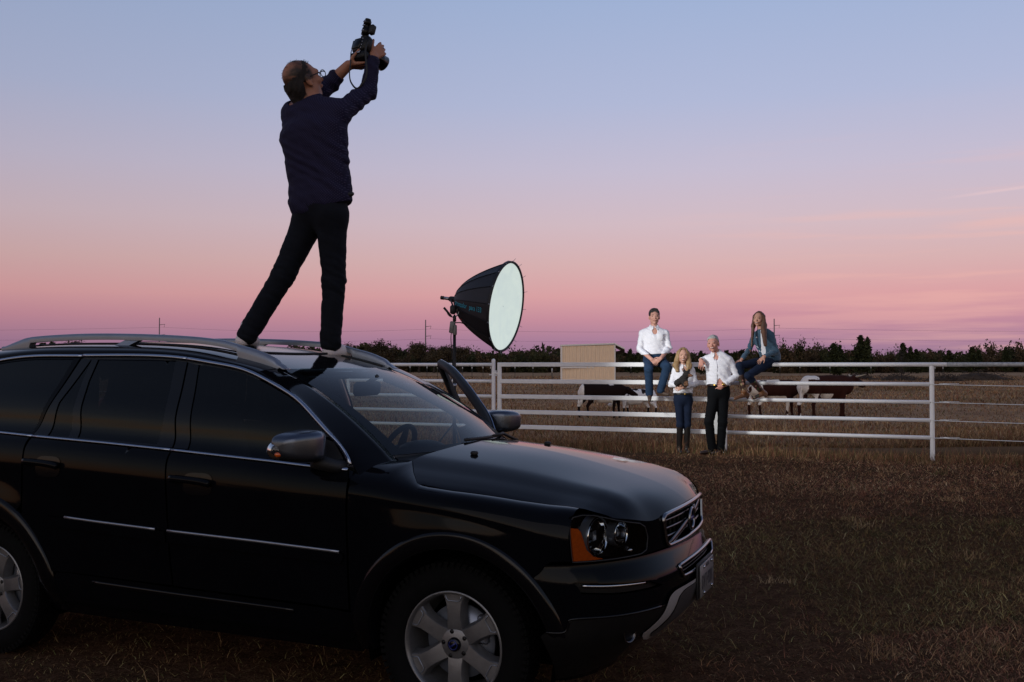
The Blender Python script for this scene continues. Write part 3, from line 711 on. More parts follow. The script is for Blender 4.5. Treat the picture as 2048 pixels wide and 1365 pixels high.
    for far in(0,1):
        Lp=[tuple(q) for q in lens] if not far else mir(lens)
        h=patch('headlight',Lp,FA,FREF,M['lens'],K,off=-.002,flange=0,step=.05)
        back=patch('lamp_housing',Lp,FA,FREF,M['trimblack'],h,off=-.085,flange=-.08,step=.05)
        am=[(.313,.92),(.381,.915),(.404,.90),(.423,.869),(.448,.826),(.501,.797),(.585,.783),(.409,.781),(.327,.781),(.321,.815),(.315,.865)]
        am=am if not far else mir(am)
        patch('turn_signal',am,FA,FREF,M['amber'],h,off=-.006,flange=.03,step=.03)
        for (a,z,rr,dp) in((.529,.872,.083,.070),(.735,.874,.055,.060)):
            c=FA(np.array([a if not far else PI-a]),np.array([z]))[0]
            ax=np.array([1,(-.25 if not far else .25),0]);ax/=np.linalg.norm(ax);o=c+np.array([-.305,.95 if not far else -.95,0])*.058
            mb=MB();mb.lathe([(rr*1.0,.004),(rr*.99,.010),(rr*.93,.010),(rr*.90,-.004),(rr*.72,-.045),(rr*.35,-dp),(.001,-dp-.005)],ax,o,40);bw=mb.build('reflector',M['mirror'],h,rawp=True)
            mb=MB();mb.lathe([(rr*1.0,.004),(rr*1.05,-.004),(rr*1.05,-.035)],ax,o,40);mb.build('reflector_bezel',M['silver'],h,rawp=True)
            mb=MB();mb.tube([o-ax*dp,o-ax*.012],[.016,.013],n=10);mb.box(o-ax*.012,(.006,rr*.5,rr*.5),bev=.002)
            for q in range(5):
                zz=-rr*.6+q*rr*.3;hw=math.sqrt(max(rr*rr*.7-zz*zz,0))
                mb.box(o+np.array([-.03,0,zz]),(.004,2*hw*.95,.006))
            mb.build('bulb_shield',M['silver'],bw if False else h,rawp=True,smooth=False)
        c=FA(np.array([.90 if not far else PI-.90]),np.array([.80]))[0];mb=MB();mb.ell(c+np.array([-.035,0,0]),(.025,.05,.022));mb.build('side_reflector',M['bright'],h,rawp=True)
        mb=MB();P=FA(np.array([p[0] for p in resample(Lp,.03)]),np.array([p[1] for p in resample(Lp,.03)]));mb.tube(P,.0028,n=6,closed=True);mb.build('lamp_seal',M['black'],h,rawp=True)
    # ---- grille
    G=empty('grille',(0,0,0),None,None);G.parent=K;G.location=(0,0,0)
    for kk in('label','category'): 
        if kk in G: del G[kk]
    gp=resample(gr,.02);P=FA(gp[:,0],gp[:,1]);N=fnormal(FA,gp[:,0],gp[:,1],FREF)
    mb=MB();mb.tube(P+N*.006,.011,n=8,closed=True,up=N);mb.build('grille_frame',M['chromemid'],G,rawp=True)
    for z in(.815,.852,.889):
        a=np.linspace(1.20,PI-1.20,24);P=FA(a,np.full(24,z))-np.array([.012,0,0]);mb=MB();mb.tube(P,.0085,n=6,flat=.8);mb.build('grille_bar',M['chromedark'],G,rawp=True)
    for a in np.linspace(1.24,PI-1.24,11):
        z=np.linspace(.782,.918,6);P=FA(np.full(6,a),z)-np.array([.035,0,0]);mb=MB();mb.tube(P,.010,n=6,flat=.6);mb.build('grille_slat',M['plastic'],G,rawp=True)
    patch('grille_backing',gr,FA,FREF,M['void'],G,off=-.08,flange=0)
    # diagonal bar and round emblem
    a=np.linspace(1.235,PI-1.30,14);z=np.linspace(.783,.916,14);P=FA(a,z)+np.array([.004,0,0]);mb=MB();mb.tube(P,.016,n=8,flat=.5,up=np.array([1.,0,0]));mb.build('diagonal_bar',M['chromedark'],G,rawp=True)
    c=FA(np.array([PI/2]),np.array([.852]))[0]+np.array([.012,0,0]);t=np.linspace(0,2*PI,40,endpoint=False)
    mb=MB();mb.tube(np.stack([c[0]+0*t,c[1]+.048*np.cos(t),c[2]+.048*np.sin(t)],1),.010,n=8,closed=True)
    dv=np.array([0,.707,.707]);p0=c+dv*.05;mb.tube([p0,p0+dv*.028],.006);mb.tube([p0+dv*.03-np.array([0,.026,0]),p0+dv*.032,p0+dv*.03-np.array([0,0,.026])],.006)
    mb.build('emblem',M['chromemid'],G,rawp=True)
    mb=MB();mb.box(c,(.012,.088,.020),bev=.004);mb.build('emblem_band',M['blue'],G,rawp=True)
    # ---- bumper
    arcb=[]
    for z in(.30,.36,.42,.48,.54,.60,.66,.72):
        dz=z-.36;x=.04+math.sqrt(max(.492**2-dz*dz,0));u=max((x-.40)/float(Lx(z)),0);arcb.append((math.asin(min(u**1.25,1)),z))
    lowz=lambda a:.245
    slot=[(.285,.700),(.34,.696),(.60,.684),(.92,.670),(1.045,.640),(.98,.636),(.62,.640),(.335,.652)]
    itk=[(1.262,.690),(1.40,.694),(PI-1.40,.694),(PI-1.262,.690),(PI-1.29,.640),(PI-1.42,.636),(1.42,.636),(1.29,.640)]
    bp=[(a,.768) for a in np.linspace(.10,PI-.10,80)]+[(PI-a,z) for a,z in arcb[::-1]]+[(a,.245) for a in np.linspace(PI-.14,.14,60)]+arcb
    bum=patch('bumper',bp,FA,FREF,pt,K,holes=[slot,mir(slot),itk],step=.04,bstep=.02,flange=.03)
    for sl_ in(slot,mir(slot)):
        patch('bumper_slot',sl_,FA,FREF,M['plastic'],bum,off=-.022,flange=-.02)
    for far in(0,1):
        e=np.array([(.35,.682),(.55,.676),(.75,.671),(.90,.6665)]);e=e if not far else np.array(mir(e))
        mb=sweep_on(smoothpoly(e,6),FA,FREF,.008,.006,-.010);mb.build('bumper_strip',M['bright'],bum,rawp=True)
        cl=[(.055,.47),(.08,.487),(.222,.492),(.245,.535),(.27,.546),(.60,.548),(1.09,.545),(1.03,.48),(.93,.448),(.90,.30),(.16,.26),(.14,.36)];cl=cl if not far else mir(cl)
        patch('lower_cladding',cl,FA,FREF,M['plastic'],bum,off=.007,flange=.01)
        mb=sweep_on(smoothpoly(np.array([(.09,.489),(.215,.494),(.24,.53),(.275,.549),(.60,.551),(1.08,.548)]) if not far else np.array(mir([(.09,.489),(.215,.494),(.24,.53),(.275,.549),(.60,.551),(1.08,.548)])),5),FA,FREF,.006,.006,.006);mb.build('cladding_edge',M['trimblack'],bum,rawp=True)
        c=FA(np.array([.778 if not far else PI-.778]),np.array([.455]))[0];mb=MB();mb.lathe([(.040,.010),(.036,.012),(.033,.0),(.02,-.02),(.001,-.02)],(1,-.5 if not far else .5,0),c,24);mb.build('fog_lamp',M['chromedark'],bum,rawp=True)
    patch('lower_grille',itk,FA,FREF,M['void'],bum,off=-.05,flange=-.04)
    for z in(.650,.665,.680):
        a=np.linspace(1.29,PI-1.29,20);mb=MB();mb.tube(FA(a,np.full(20,z))-np.array([.02,0,0]),.004,n=6);mb.build('lower_grille_bar',M['plastic'],bum,rawp=True)
    ip=resample(itk,.02);mb=MB();P=FA(ip[:,0],ip[:,1]);N=fnormal(FA,ip[:,0],ip[:,1],FREF);mb.tube(P+N*.004,.008,n=8,closed=True,up=N);mb.build('intake_chrome',M['chromemid'],bum,rawp=True)
    sk=[tuple(q) for q in smoothpoly([(1.42,.598),(1.30,.600),(1.17,.597),(1.105,.578),(1.08,.54),(1.055,.505),(.99,.468),(.935,.445)],4)]+[(.96,.425),(1.06,.39),(1.2,.36),(PI/2,.33)]
    sk=sk+[(PI-a,z) for a,z in sk[::-1][1:]]
    patch('skid_plate',sk,FA,FREF,M['skidsilver'],bum,off=.012,flange=.03)
    sk2=[tuple(q) for q in smoothpoly([(1.42,.582),(1.30,.582),(1.23,.565),(1.205,.53),(1.18,.485),(1.12,.445),(1.07,.425)],4)]+[(1.12,.40),(1.25,.365),(PI/2,.345)];sk2=sk2+[(PI-a,z) for a,z in sk2[::-1][1:]]
    patch('skid_panel',sk2,FA,FREF,M['skid'],bum,off=.016,flange=.01)
    # licence plate
    pc=np.array([.955,0,.578])
    mb=MB();mb.box(pc-np.array([.014,0,0]),(.012,.325,.17),bev=.004);pl=mb.build('licence_plate',M['black'],K,rawp=True)
    mb=MB();mb.box(pc,(.006,.305,.152),bev=.002);mb.build('plate_face',M['plate'],pl,rawp=True)
    for y,z in((-.089,.061),(.089,.061),(-.089,-.060),(.089,-.060)):
        mb=MB();mb.ell(pc+np.array([.006,y,z]),(.006,.008,.008));mb.build('plate_bolt',M['bright'],pl,rawp=True)
    def lettering(txt,size,org,ux,uy,m,par,name='lettering',warp=None,align='CENTER'):
        cu=bpy.data.curves.new('t','FONT');cu.body=txt;cu.size=size;cu.align_x=align;cu.align_y='CENTER';cu.extrude=.0004;cu.resolution_u=3
        o=bpy.data.objects.new('t',cu);COL.objects.link(o);dg=bpy.context.evaluated_depsgraph_get();me=o.evaluated_get(dg).to_mesh()
        V=np.array([v.co[:] for v in me.vertices]);F=[tuple(p.vertices) for p in me.polygons];o.evaluated_get(dg).to_mesh_clear();bpy.data.objects.remove(o)
        ux=np.asarray(ux,float);uy=np.asarray(uy,float);n=np.cross(ux,uy)
        P=warp(V) if warp else np.asarray(org)+V[:,:1]*ux+V[:,1:2]*uy+V[:,2:3]*n
        return raw(name,P,F,m,par,False)
    build_car.lettering=lettering
    lettering('DVT\u20229201',.075,pc+np.array([.0042,0,-.012]),(0,.78,0),(0,0,1.25),M['ink'],pl,'plate_lettering')
    lettering('TEXAS',.026,pc+np.array([.0042,0,.058]),(0,1.,0),(0,0,1),M['ink'],pl,'plate_lettering')
    # ---- rear
    rows=[]
    for y in np.linspace(-1,1,21):
        row=[]
        for z,x,w in((.42,-3.80,.86),(.62,-3.86,.88),(.80,-3.87,.875),(.95,-3.84,.87),(1.15,-3.81,.83),(1.24,-3.79,.80),(1.42,-3.70,.72),(1.58,-3.60,.62),(1.63,-3.56,.58)):
            row.append((x-.06*(1-y*y),y*w,z))
        rows.append(row)
    A=np.array(rows);mb=MB();mb.grid(A[:,2:6]);mb.build('tailgate',pt,K,rawp=True);mb=MB();mb.grid(A[:,5:]);mb.build('rear_window',M['tint'],K,rawp=True);mb=MB();mb.grid(A[:,:3]-np.array([.03,0,0]));mb.build('rear_bumper',M['plastic'],K,rawp=True)
    for s in(-1,1):
        mb=MB();mb.box((-3.76,s*.83,1.10),(.10,.10,.50),bev=.03);mb.build('tail_lamp',M['amber'],K,rawp=True)
    # ---- black boxes added inside the body to block light, wheel liners, cabin
    mb=MB();mb.box((-1.55,0,.36),(4.1,1.25,.20));mb.box((.12,0,.66),(.85,1.05,.58));mb.box((-3.3,0,.72),(.9,1.2,.70));mb.box((-1.45,0,.40),(1.9,1.72,.14));mb.build('underbody_light_block',M['void'],K,rawp=True,smooth=False)
    for cx in(0.03,-2.83):
        for s in(-1,1):
            a=np.linspace(-.25,PI+.25,30);A=np.stack([np.stack([cx+.45*np.cos(a),np.full(30,y),.36+.45*np.sin(a)],-1) for y in(s*.86,s*.60)]);mb=MB();mb.grid(A)
            mb.build('wheel_liner',M['void'],K,rawp=True)
            mb=MB();B=np.concatenate([A[1],[[cx,s*.60,.36]]]);mb.add(B,[(i,i+1,30) for i in range(29)]);mb.build('wheel_liner',M['void'],K,rawp=True)
    # dash
    pr=[(-.42,.70),(-.42,1.10),(-.50,1.135),(-.70,1.13),(-.86,1.10),(-.93,1.02),(-.90,.80),(-.80,.60)]
    ys=np.linspace(-.80,.80,13);A=np.array([[(x-.0,y,z-(.02*abs(y))) for x,z in pr] for y in ys]);mb=MB();mb.grid(A);mb.add(A[0],[tuple(range(8))]);mb.add(A[-1],[tuple(range(8))]);mb.build('dashboard',M['dash'],K,rawp=True)
    mb=MB();mb.ell((-.80,.38,1.10),(.14,.17,.055));mb.build('instrument_hood',M['dash'],K,rawp=True)
    # steering wheel
    c=np.array([-.985,.38,1.065]);ax=np.array([-.90,0,.43]);ax/=np.linalg.norm(ax);e1=np.array([0,1.,0]);e2=np.cross(ax,e1)
    t=np.linspace(0,2*PI,40,endpoint=False);mb=MB();mb.tube(c+.185*(np.cos(t)[:,None]*e1+np.sin(t)[:,None]*e2),.017,n=8,closed=True)
    for ang in(.1,PI-.1,-PI/2): mb.tube([c-ax*.02,c+.18*(math.cos(ang)*e1+math.sin(ang)*e2)],[.035,.016],n=8,flat=.5)
    mb.ell(c-ax*.01,(.06,.07,.06));mb.tube([c-ax*.03,c-ax*.25],.04);mb.build('steering_wheel',M['dash'],K,rawp=True)
    for sx,sy in((-1.50,.38),(-1.50,-.38)):
        S=empty('seat',(0,0,0),None,None);S.parent=K
        mb=MB();mb.box((sx+.15,sy,.72),(.50,.50,.16),bev=.05);mb.build('cushion',M['seat'],S,rawp=True)
        ry=np.array([[math.cos(-.30),0,math.sin(-.30)],[0,1,0],[-math.sin(-.30),0,math.cos(-.30)]])
        mb=MB();mb.box((sx-.17,sy,1.05),(.14,.48,.62),rot=ry,bev=.05);mb.build('backrest',M['seat'],S,rawp=True)
        mb=MB();mb.box((sx-.28,sy,1.46),(.10,.26,.17),rot=ry,bev=.04);mb.build('headrest',M['seat'],S,rawp=True)
    mb=MB();mb.box((-2.45,0,1.02),(.16,1.30,.62),bev=.05);mb.build('rear_seat',M['seat'],K,rawp=True)
    mb=MB();q=Wsh(np.array([.02]),np.array([.80]))[0]+np.array([-.10,0,-.055]);mb.box(q,(.035,.32,.080),rot=axes((1,.12,-.1),(0,0,1))[:,[1,0,2]]*np.array([1,-1,1]),bev=.015);mb.tube([q+np.array([.0,0,.03]),q+np.array([.07,0,.07])],.014);mb.build('rear_view_mirror',M['dash'],K,rawp=True)
    mb=MB();g=np.linspace(.10,.20,3);G2=Wsh(np.linspace(-.10,.10,5)[None,:],np.linspace(.86,.985,4)[:,None])-np.array([.008,0,.012]);mb.grid(G2);mb.build('sensor_cover',M['dash'],K,rawp=True)
    mb=MB();u_=np.linspace(.30,.44,3);v_=np.linspace(.70,.735,3);mb.grid(Wsh(u_[None,:],v_[:,None])-np.array([.003,0,.003]));tg=mb.build('toll_tag',M['tagblue'],K,rawp=True)
    mb=MB();u_=np.linspace(.355,.385,2);v_=np.linspace(.712,.726,2);mb.grid(Wsh(u_[None,:],v_[:,None])-np.array([.001,0,.001]));mb.build('tag_mark',M['amber'],tg,rawp=True)
    for s in(-1,1):
        mb=MB();q=Wsh(np.array([.45*s]),np.array([.93]))[0]+np.array([-.10,0,-.03]);mb.box(q,(.16,.34,.02),bev=.008);mb.build('sun_visor',M['seat'],K,rawp=True)
    # ---- wheels
    def wheel(cx,s,rot):
        w=empty('wheel',(cx,s*.80,.36),None,None);w.parent=K
        y=lambda v:v*s
        tp=[(.232,.015),(.240,.042),(.262,.058),(.30,.064),(.335,.052),(.352,.036),(.360,.0),(.360,-.06),(.355,-.13),(.335,-.155),(.26,-.15),(.23,-.11)]
        mb=MB();mb.lathe(tp,(0,s,0),(0,0,0),72);ty=mb.build('tyre',M['rubber'],w,rawp=True)
        mb=MB()
        for i in range(72):
            a=2*PI*i/72
            for hy,off_ in((.022,0),(-.035,.5),(-.09,0)):
                aa_=a+off_*2*PI/72;c_,s_=math.cos(aa_),math.sin(aa_);Rt=np.array([[c_,0,-s_],[0,1,0],[s_,0,c_]])
                mb.box((c_*.361,y(hy),s_*.361),(.010,.045,.022),rot=Rt)
            c_,s_=math.cos(a),math.sin(a);Rt=np.array([[c_,0,-s_],[0,1,0],[s_,0,c_]]);mb.box((c_*.345,y(.044),s_*.345),(.022,.010,.016),rot=Rt)
        tag(mb.build('tyre_tread',M['rubber'],ty,rawp=True,smooth=False),kind='stuff')
        mb=MB();mb.lathe([(.241,.040),(.236,.046),(.230,.044),(.222,.020),(.214,-.06),(.20,-.12)],(0,s,0),(0,0,0),72);rm=mb.build('rim',M['rim'],w,rawp=True)
        for k in range(6):
            a=rot+k*PI/3;er=np.array([math.cos(a),0,math.sin(a)]);et=np.array([-math.sin(a),0,math.cos(a)]);ey=np.array([0,s,0])
            st=[(.050,.040,.012),(.085,.036,.020),(.13,.034,.024),(.175,.038,.024),(.198,.046,.022),(.226,.060,.024)]
            rows=[]
            for r_,hw,yy in st:
                c=er*r_
                rows.append([c+et*hw*1.28+ey*(yy-.050),c+et*hw*1.02+ey*(yy-.006),c+et*hw*.90+ey*yy,c+et*0+ey*(yy+.0015),c-et*hw*.90+ey*yy,c-et*hw*1.02+ey*(yy-.006),c-et*hw*1.28+ey*(yy-.050)])
            A=np.array(rows);mb=MB();mb.grid(A);o=mb.build('spoke',M['rim'],rm,rawp=True);autosmooth(o,25)
            # raised lip of the inset near the spoke end
            q=er*.196;mb=MB();mb.tube([er*.218+et*.040+ey*.026,er*.200+et*.034+ey*.025,er*.192+et*.026+ey*.026,er*.192-et*.026+ey*.026,er*.200-et*.034+ey*.025,er*.218-et*.040+ey*.026],.0026,n=6);mb.build('spoke_inset',M['silver'],rm,rawp=True)
        mb=MB();mb.lathe([(.0,.020),(.062,.018),(.082,.006),(.085,-.04)],(0,s,0),(0,0,0),36);mb.build('hub',M['rim'],w,rawp=True)
        mb=MB();mb.lathe([(.001,.036),(.024,.034),(.031,.028),(.032,.010)],(0,s,0),(0,0,0),28);hc=mb.build('hub_cap',M['trimblack'],w,rawp=True)
        t=np.linspace(0,2*PI,28,endpoint=False);mb=MB();mb.tube(np.stack([.020*np.cos(t),0*t+y(.036),.020*np.sin(t)],1),.0022,n=6,closed=True);mb.box((0,y(.0365),0),(.036,.003,.008),rot=np.array([[.8,0,-.6],[0,1,0],[.6,0,.8]]));mb.build('cap_emblem',M['blue'],hc,rawp=True)
        for k in range(5):
            a=PI/2+.25+k*2*PI/5;mb=MB();mb.lathe([(.001,.020),(.010,.019),(.0115,.0),(.018,.004),(.019,.014),(.0195,.006)],(0,s,0),(.056*math.cos(a),0,.056*math.sin(a)),14);mb.build('lug_nut',M['plastic'],w,rawp=True)
        mb=MB();mb.lathe([(.05,-.045),(.165,-.045),(.165,-.07),(.05,-.07)],(0,s,0),(0,0,0),40);mb.build('brake_disc',M['silver'],w,rawp=True)
        mb=MB();mb.box((.13*math.cos(.5),y(-.05),.13*math.sin(.5)),(.06,.05,.13),bev=.012);mb.build('brake_caliper',M['alu'],w,rawp=True)
        mb=MB();mb.lathe([(.001,-.14),(.21,-.14)],(0,s,0),(0,0,0),30);mb.build('wheel_back',M['void'],w,rawp=True)
        return w
    for cx,s,rt in((0,-1,R(91)),(-2.857,-1,R(11)),(0,1,R(20)),(-2.857,1,R(40))): wheel(cx,s,rt)
build_car()
# ---------------------------------------------------------------- terrain
def ss(t): t=np.clip(t,0,1); return t*t*(3-2*t)
def TZ(x,y):
    x=np.asarray(x,float);y=np.asarray(y,float)
    z=.15*ss((y-7.5)/4.5)-.25*ss((y-19)/9)
    z=z+.022*np.sin(x*.9+y*.5)*np.sin(y*.8-.4*x)*ss((np.hypot(x+1.3,y-5.6)-3.2)/2)+.05*np.sin(x*.11+1)*np.sin(y*.09)*ss((y-26)/20)
    return z
def ground():
    def ax_(lo,hi,dense,step,grow):
        a=[0];s=step
        while a[-1]<hi: a.append(a[-1]+s); s=s if a[-1]<dense else s*grow
        b=[0];s=step
        while b[-1]>lo: b.append(b[-1]-s); s=s if -b[-1]<dense*.5 else s*grow
        return np.array(sorted(set(b+a)))
    xs=ax_(-2500,2500,18,.35,1.22);ys=ax_(-400,2600,34,.35,1.2)
    X,Y=np.meshgrid(xs,ys,indexing='ij');A=np.stack([X,Y,TZ(X,Y)],-1)
    mb=MB();mb.grid(A.transpose(1,0,2))
    m=bpy.data.materials.new('dry_turf');m.use_nodes=True;nt=m.node_tree;N=nt.nodes;L=nt.links;b=N['Principled BSDF'];b.inputs['Roughness'].default_value=1;b.inputs['Specular IOR Level'].default_value=0
    tc=N.new('ShaderNodeTexCoord')
    def noise(sc,det=6,st=(1,1,1)):
        mp=N.new('ShaderNodeMapping');mp.inputs['Scale'].default_value=st;L.new(tc.outputs['Object'],mp.inputs[0]);n=N.new('ShaderNodeTexNoise');n.inputs['Scale'].default_value=sc;n.inputs['Detail'].default_value=det;n.inputs['Roughness'].default_value=.7;L.new(mp.outputs[0],n.inputs[0]);return n.outputs[0]
    def mix(f,a,bb,lo=.35,hi=.65):
        r=N.new('ShaderNodeMapRange');r.inputs[1].default_value=lo;r.inputs[2].default_value=hi;r.interpolation_type='SMOOTHSTEP';L.new(f,r.inputs[0]);x=N.new('ShaderNodeMix');x.data_type='RGBA';L.new(r.outputs[0],x.inputs[0])
        for i,c in((6,a),(7,bb)):
            if isinstance(c,tuple): x.inputs[i].default_value=(*c,1)
            else: L.new(c,x.inputs[i])
        return x.outputs[2]
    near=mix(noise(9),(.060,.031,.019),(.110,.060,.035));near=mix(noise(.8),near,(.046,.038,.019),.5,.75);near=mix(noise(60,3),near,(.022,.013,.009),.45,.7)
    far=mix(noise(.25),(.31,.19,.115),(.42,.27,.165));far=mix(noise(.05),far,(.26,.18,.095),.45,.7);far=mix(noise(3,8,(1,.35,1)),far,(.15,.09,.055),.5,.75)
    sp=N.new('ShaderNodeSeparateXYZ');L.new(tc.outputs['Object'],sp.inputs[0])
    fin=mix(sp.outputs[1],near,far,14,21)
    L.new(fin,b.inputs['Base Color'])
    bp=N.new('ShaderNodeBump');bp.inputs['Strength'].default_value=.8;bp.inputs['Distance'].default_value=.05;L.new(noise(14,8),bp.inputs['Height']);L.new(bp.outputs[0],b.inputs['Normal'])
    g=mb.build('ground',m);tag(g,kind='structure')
ground()
# ---------------------------------------------------------------- grass (too many blades to count: joined)
def blades(name,X,Y,h,w,lean,cols,label,mt):
    n=len(X);r=rng
    a=r.uniform(0,2*PI,n);d=np.stack([np.cos(a),np.sin(a)],1);ph=r.uniform(0,2*PI,n);wv=np.stack([np.cos(ph),np.sin(ph)],1)*w[:,None]*.5
    z=TZ(X,Y)-.004
    up=np.cos(lean);ho=np.sin(lean)
    b0=np.stack([X-wv[:,0],Y-wv[:,1],z],1);b1=np.stack([X+wv[:,0],Y+wv[:,1],z],1)
    k=.55;cx=X+d[:,0]*h*k*ho*.6;cy=Y+d[:,1]*h*k*ho*.6;czz=z+h*k*(up*.6+.4*np.cos(lean*.6))
    m0=np.stack([cx-wv[:,0]*.7,cy-wv[:,1]*.7,czz],1);m1=np.stack([cx+wv[:,0]*.7,cy+wv[:,1]*.7,czz],1)
    t=np.stack([X+d[:,0]*h*ho,Y+d[:,1]*h*ho,z+h*up],1)
    V=np.stack([b0,b1,m0,m1,t],1).reshape(-1,3);i=np.arange(n)[:,None]*5
    me=bpy.data.meshes.new(name);T=np.concatenate([i+[0,1,3],i+[0,3,2],i+[2,3,4]],0).astype(np.int32)
    me.vertices.add(len(V));me.vertices.foreach_set('co',V.astype(np.float32).ravel());me.loops.add(T.size);me.loops.foreach_set('vertex_index',T.ravel());me.polygons.add(len(T));me.polygons.foreach_set('loop_start',np.arange(0,T.size,3,dtype=np.int32));me.update(calc_edges=True)
    c=np.ones((n,5,4),np.float32);c[:,:,:3]=cols[:,None,:];at=me.color_attributes.new('col','FLOAT_COLOR','POINT');at.data.foreach_set('color',c.ravel())
    me.materials.append(mt);me.validate()
    o=bpy.data.objects.new(name,me);link(o);tag(o,label,'grass',kind='stuff');return o
PAL=np.array([(.37,.235,.125),(.275,.145,.080),(.205,.086,.056),(.125,.105,.045),(.09,.052,.032),(.50,.36,.21)])
def pick(n,p): 
    c=PAL[rng.choice(len(PAL),n,p=p)];return c*rng.uniform(.7,1.25,(n,1))
gm=mat('grass_blades',(.1,.07,.04),.95,spec=0,attr='col')
def scatter(n,y0,y1,pw_=1.0,wide=.60,pad=1.2):
    u=rng.random(n);Y=y0+(y1-y0)*u**pw_;X=rng.uniform(-1,1,n)*(Y*wide+pad);return X,Y
def patchy(X,Y,f,seed): return np.clip(.5+.5*wob(np.stack([X,Y,0*X],1),f,seed)/1.3,0,1.2)
n=430000;X,Y=scatter(n,2.3,15.4,1.3)
inv=(np.abs(X+1.3)<3.3)&(Y>4.6)&(Y<7.4)&(rng.random(n)<.75)
X,Y=X[~inv],Y[~inv];n=len(X)
pt_=patchy(X,Y,1.3,3)
h=rng.gamma(5,.0115,n)*(.5+.7*pt_);lean=np.clip(rng.normal(1.27,.24,n),.15,1.55);w=np.maximum(.0030,Y*.00046)*rng.uniform(.7,1.4,n)
col=pick(n,[.16,.32,.32,.07,.10,.03])*(.75+.95*patchy(X,Y*1.6,.9,31)**1.3)[:,None];g_=patchy(X,Y,.7,9)>.66;col[g_]=col[g_]*np.array([.75,.95,.75])
blades('grass',X,Y,h,w,lean,col,'short dry brown grass mown around the parked car',gm)
n=3000;X,Y=scatter(n,2.3,14,1.3);h=rng.uniform(.08,.20,n);lean=np.clip(rng.normal(1.15,.35,n),.1,1.52);w=np.maximum(.0022,Y*.00035)
blades('straw',X,Y,h,w,lean,pick(n,[.55,.25,.05,.05,0,.10]),'loose pale straw stalks lying on the short grass',gm)
n=190000;X,Y=scatter(n,17.0,140,2.3,.58,3);pt_=patchy(X,Y,.45,5)
h=rng.gamma(5,.028,n)*(.35+1.0*pt_);lean=np.clip(rng.normal(.75,.35,n),.0,1.4);w=np.maximum(.006,Y*.00075)*rng.uniform(.7,1.4,n)
blades('pasture_grass',X,Y,h,w,lean,pick(n,[.30,.34,.14,.08,.10,.04])*(.55+.75*patchy(X,Y*1.5,.3,41))[:,None],'tall tan pasture grass growing behind the white fence',gm)
# denser tufts scattered through the mown grass
nt_=420;cx,cy=scatter(nt_,2.6,14.5,1.2);ok_=~((np.abs(cx+1.3)<3.0)&(cy>4.6)&(cy<7.0));cx,cy=cx[ok_],cy[ok_];kb=70;X=np.repeat(cx,kb)+rng.normal(0,.075,len(cx)*kb);Y=np.repeat(cy,kb)+rng.normal(0,.06,len(cx)*kb);n=len(X);tl=np.repeat(rng.uniform(.6,1.5,len(cx)),kb);tc_=np.repeat(pick(len(cx),[.30,.34,.14,.16,.0,.06]),kb,0)*rng.uniform(.6,1.3,(n,1))
blades('grass_tufts',X,Y,rng.gamma(6,.0105,n)*tl,np.maximum(.0026,Y*.0004)*rng.uniform(.7,1.3,n),np.clip(rng.normal(.95,.35,n),.05,1.45),tc_,'thicker tufts of dry grass scattered over the mown field',gm)
# dead grass left standing along the foot of the fence
n=22000;tq=rng.uniform(-1.5,1.9,n);X=6.336+(-.26-6.336)*tq+rng.normal(0,.25,n);Y=14.5+2.7*tq+rng.normal(0,.28,n)
blades('fence_grass',X,Y,rng.gamma(5,.025,n),np.full(n,.008),np.clip(rng.normal(.5,.3,n),0,1.3),pick(n,[.14,.24,.22,.28,.12,0]),'greener uncut grass along the foot of the white fence',gm)
# ---------------------------------------------------------------- white pipe fence and gate
M['white']=mat('white_fence_paint',(.80,.79,.80),.42,var=.10,scale=5,bump=.05,bscale=50)
M['oldwhite']=mat('weathered_fence_paint',(.50,.50,.51),.6,var=.55,scale=30)
M['wire']=mat('galvanised_wire',(.75,.75,.76),.5,metal=.0,var=.2)
FA_,FB_=np.array([6.336,14.5]),np.array([-.26,17.2])
def FL(px,z=0):
    k=(px-1024)/FPX;d=FB_-FA_;t=(k*FA_[1]-FA_[0])/(d[0]-k*d[1]);p=FA_+t*d;return np.array([p[0],p[1],z])
RZ=[1.603,1.305,1.035,.762,.500]
def pipe(a,b,r,m,par,name='rail',n=14):
    mb=MB();mb.tube([a,a+(b-a)*.33,a+(b-a)*.67,b],r,n=n);return mb.build(name,m,par)
def post(px,top,m,par,cap=True,r=.034):
    p=FL(px);z0=float(TZ(p[0],p[1]));mb=MB();pr=[(r,-.15),(r,top-z0)]+([(r*.9,top-z0+.016),(r*.6,top-z0+.028),(.001,top-z0+.034)] if cap else [])
    mb.lathe(pr,(0,0,1),(p[0],p[1],z0),18);return mb.build('post',m,par)
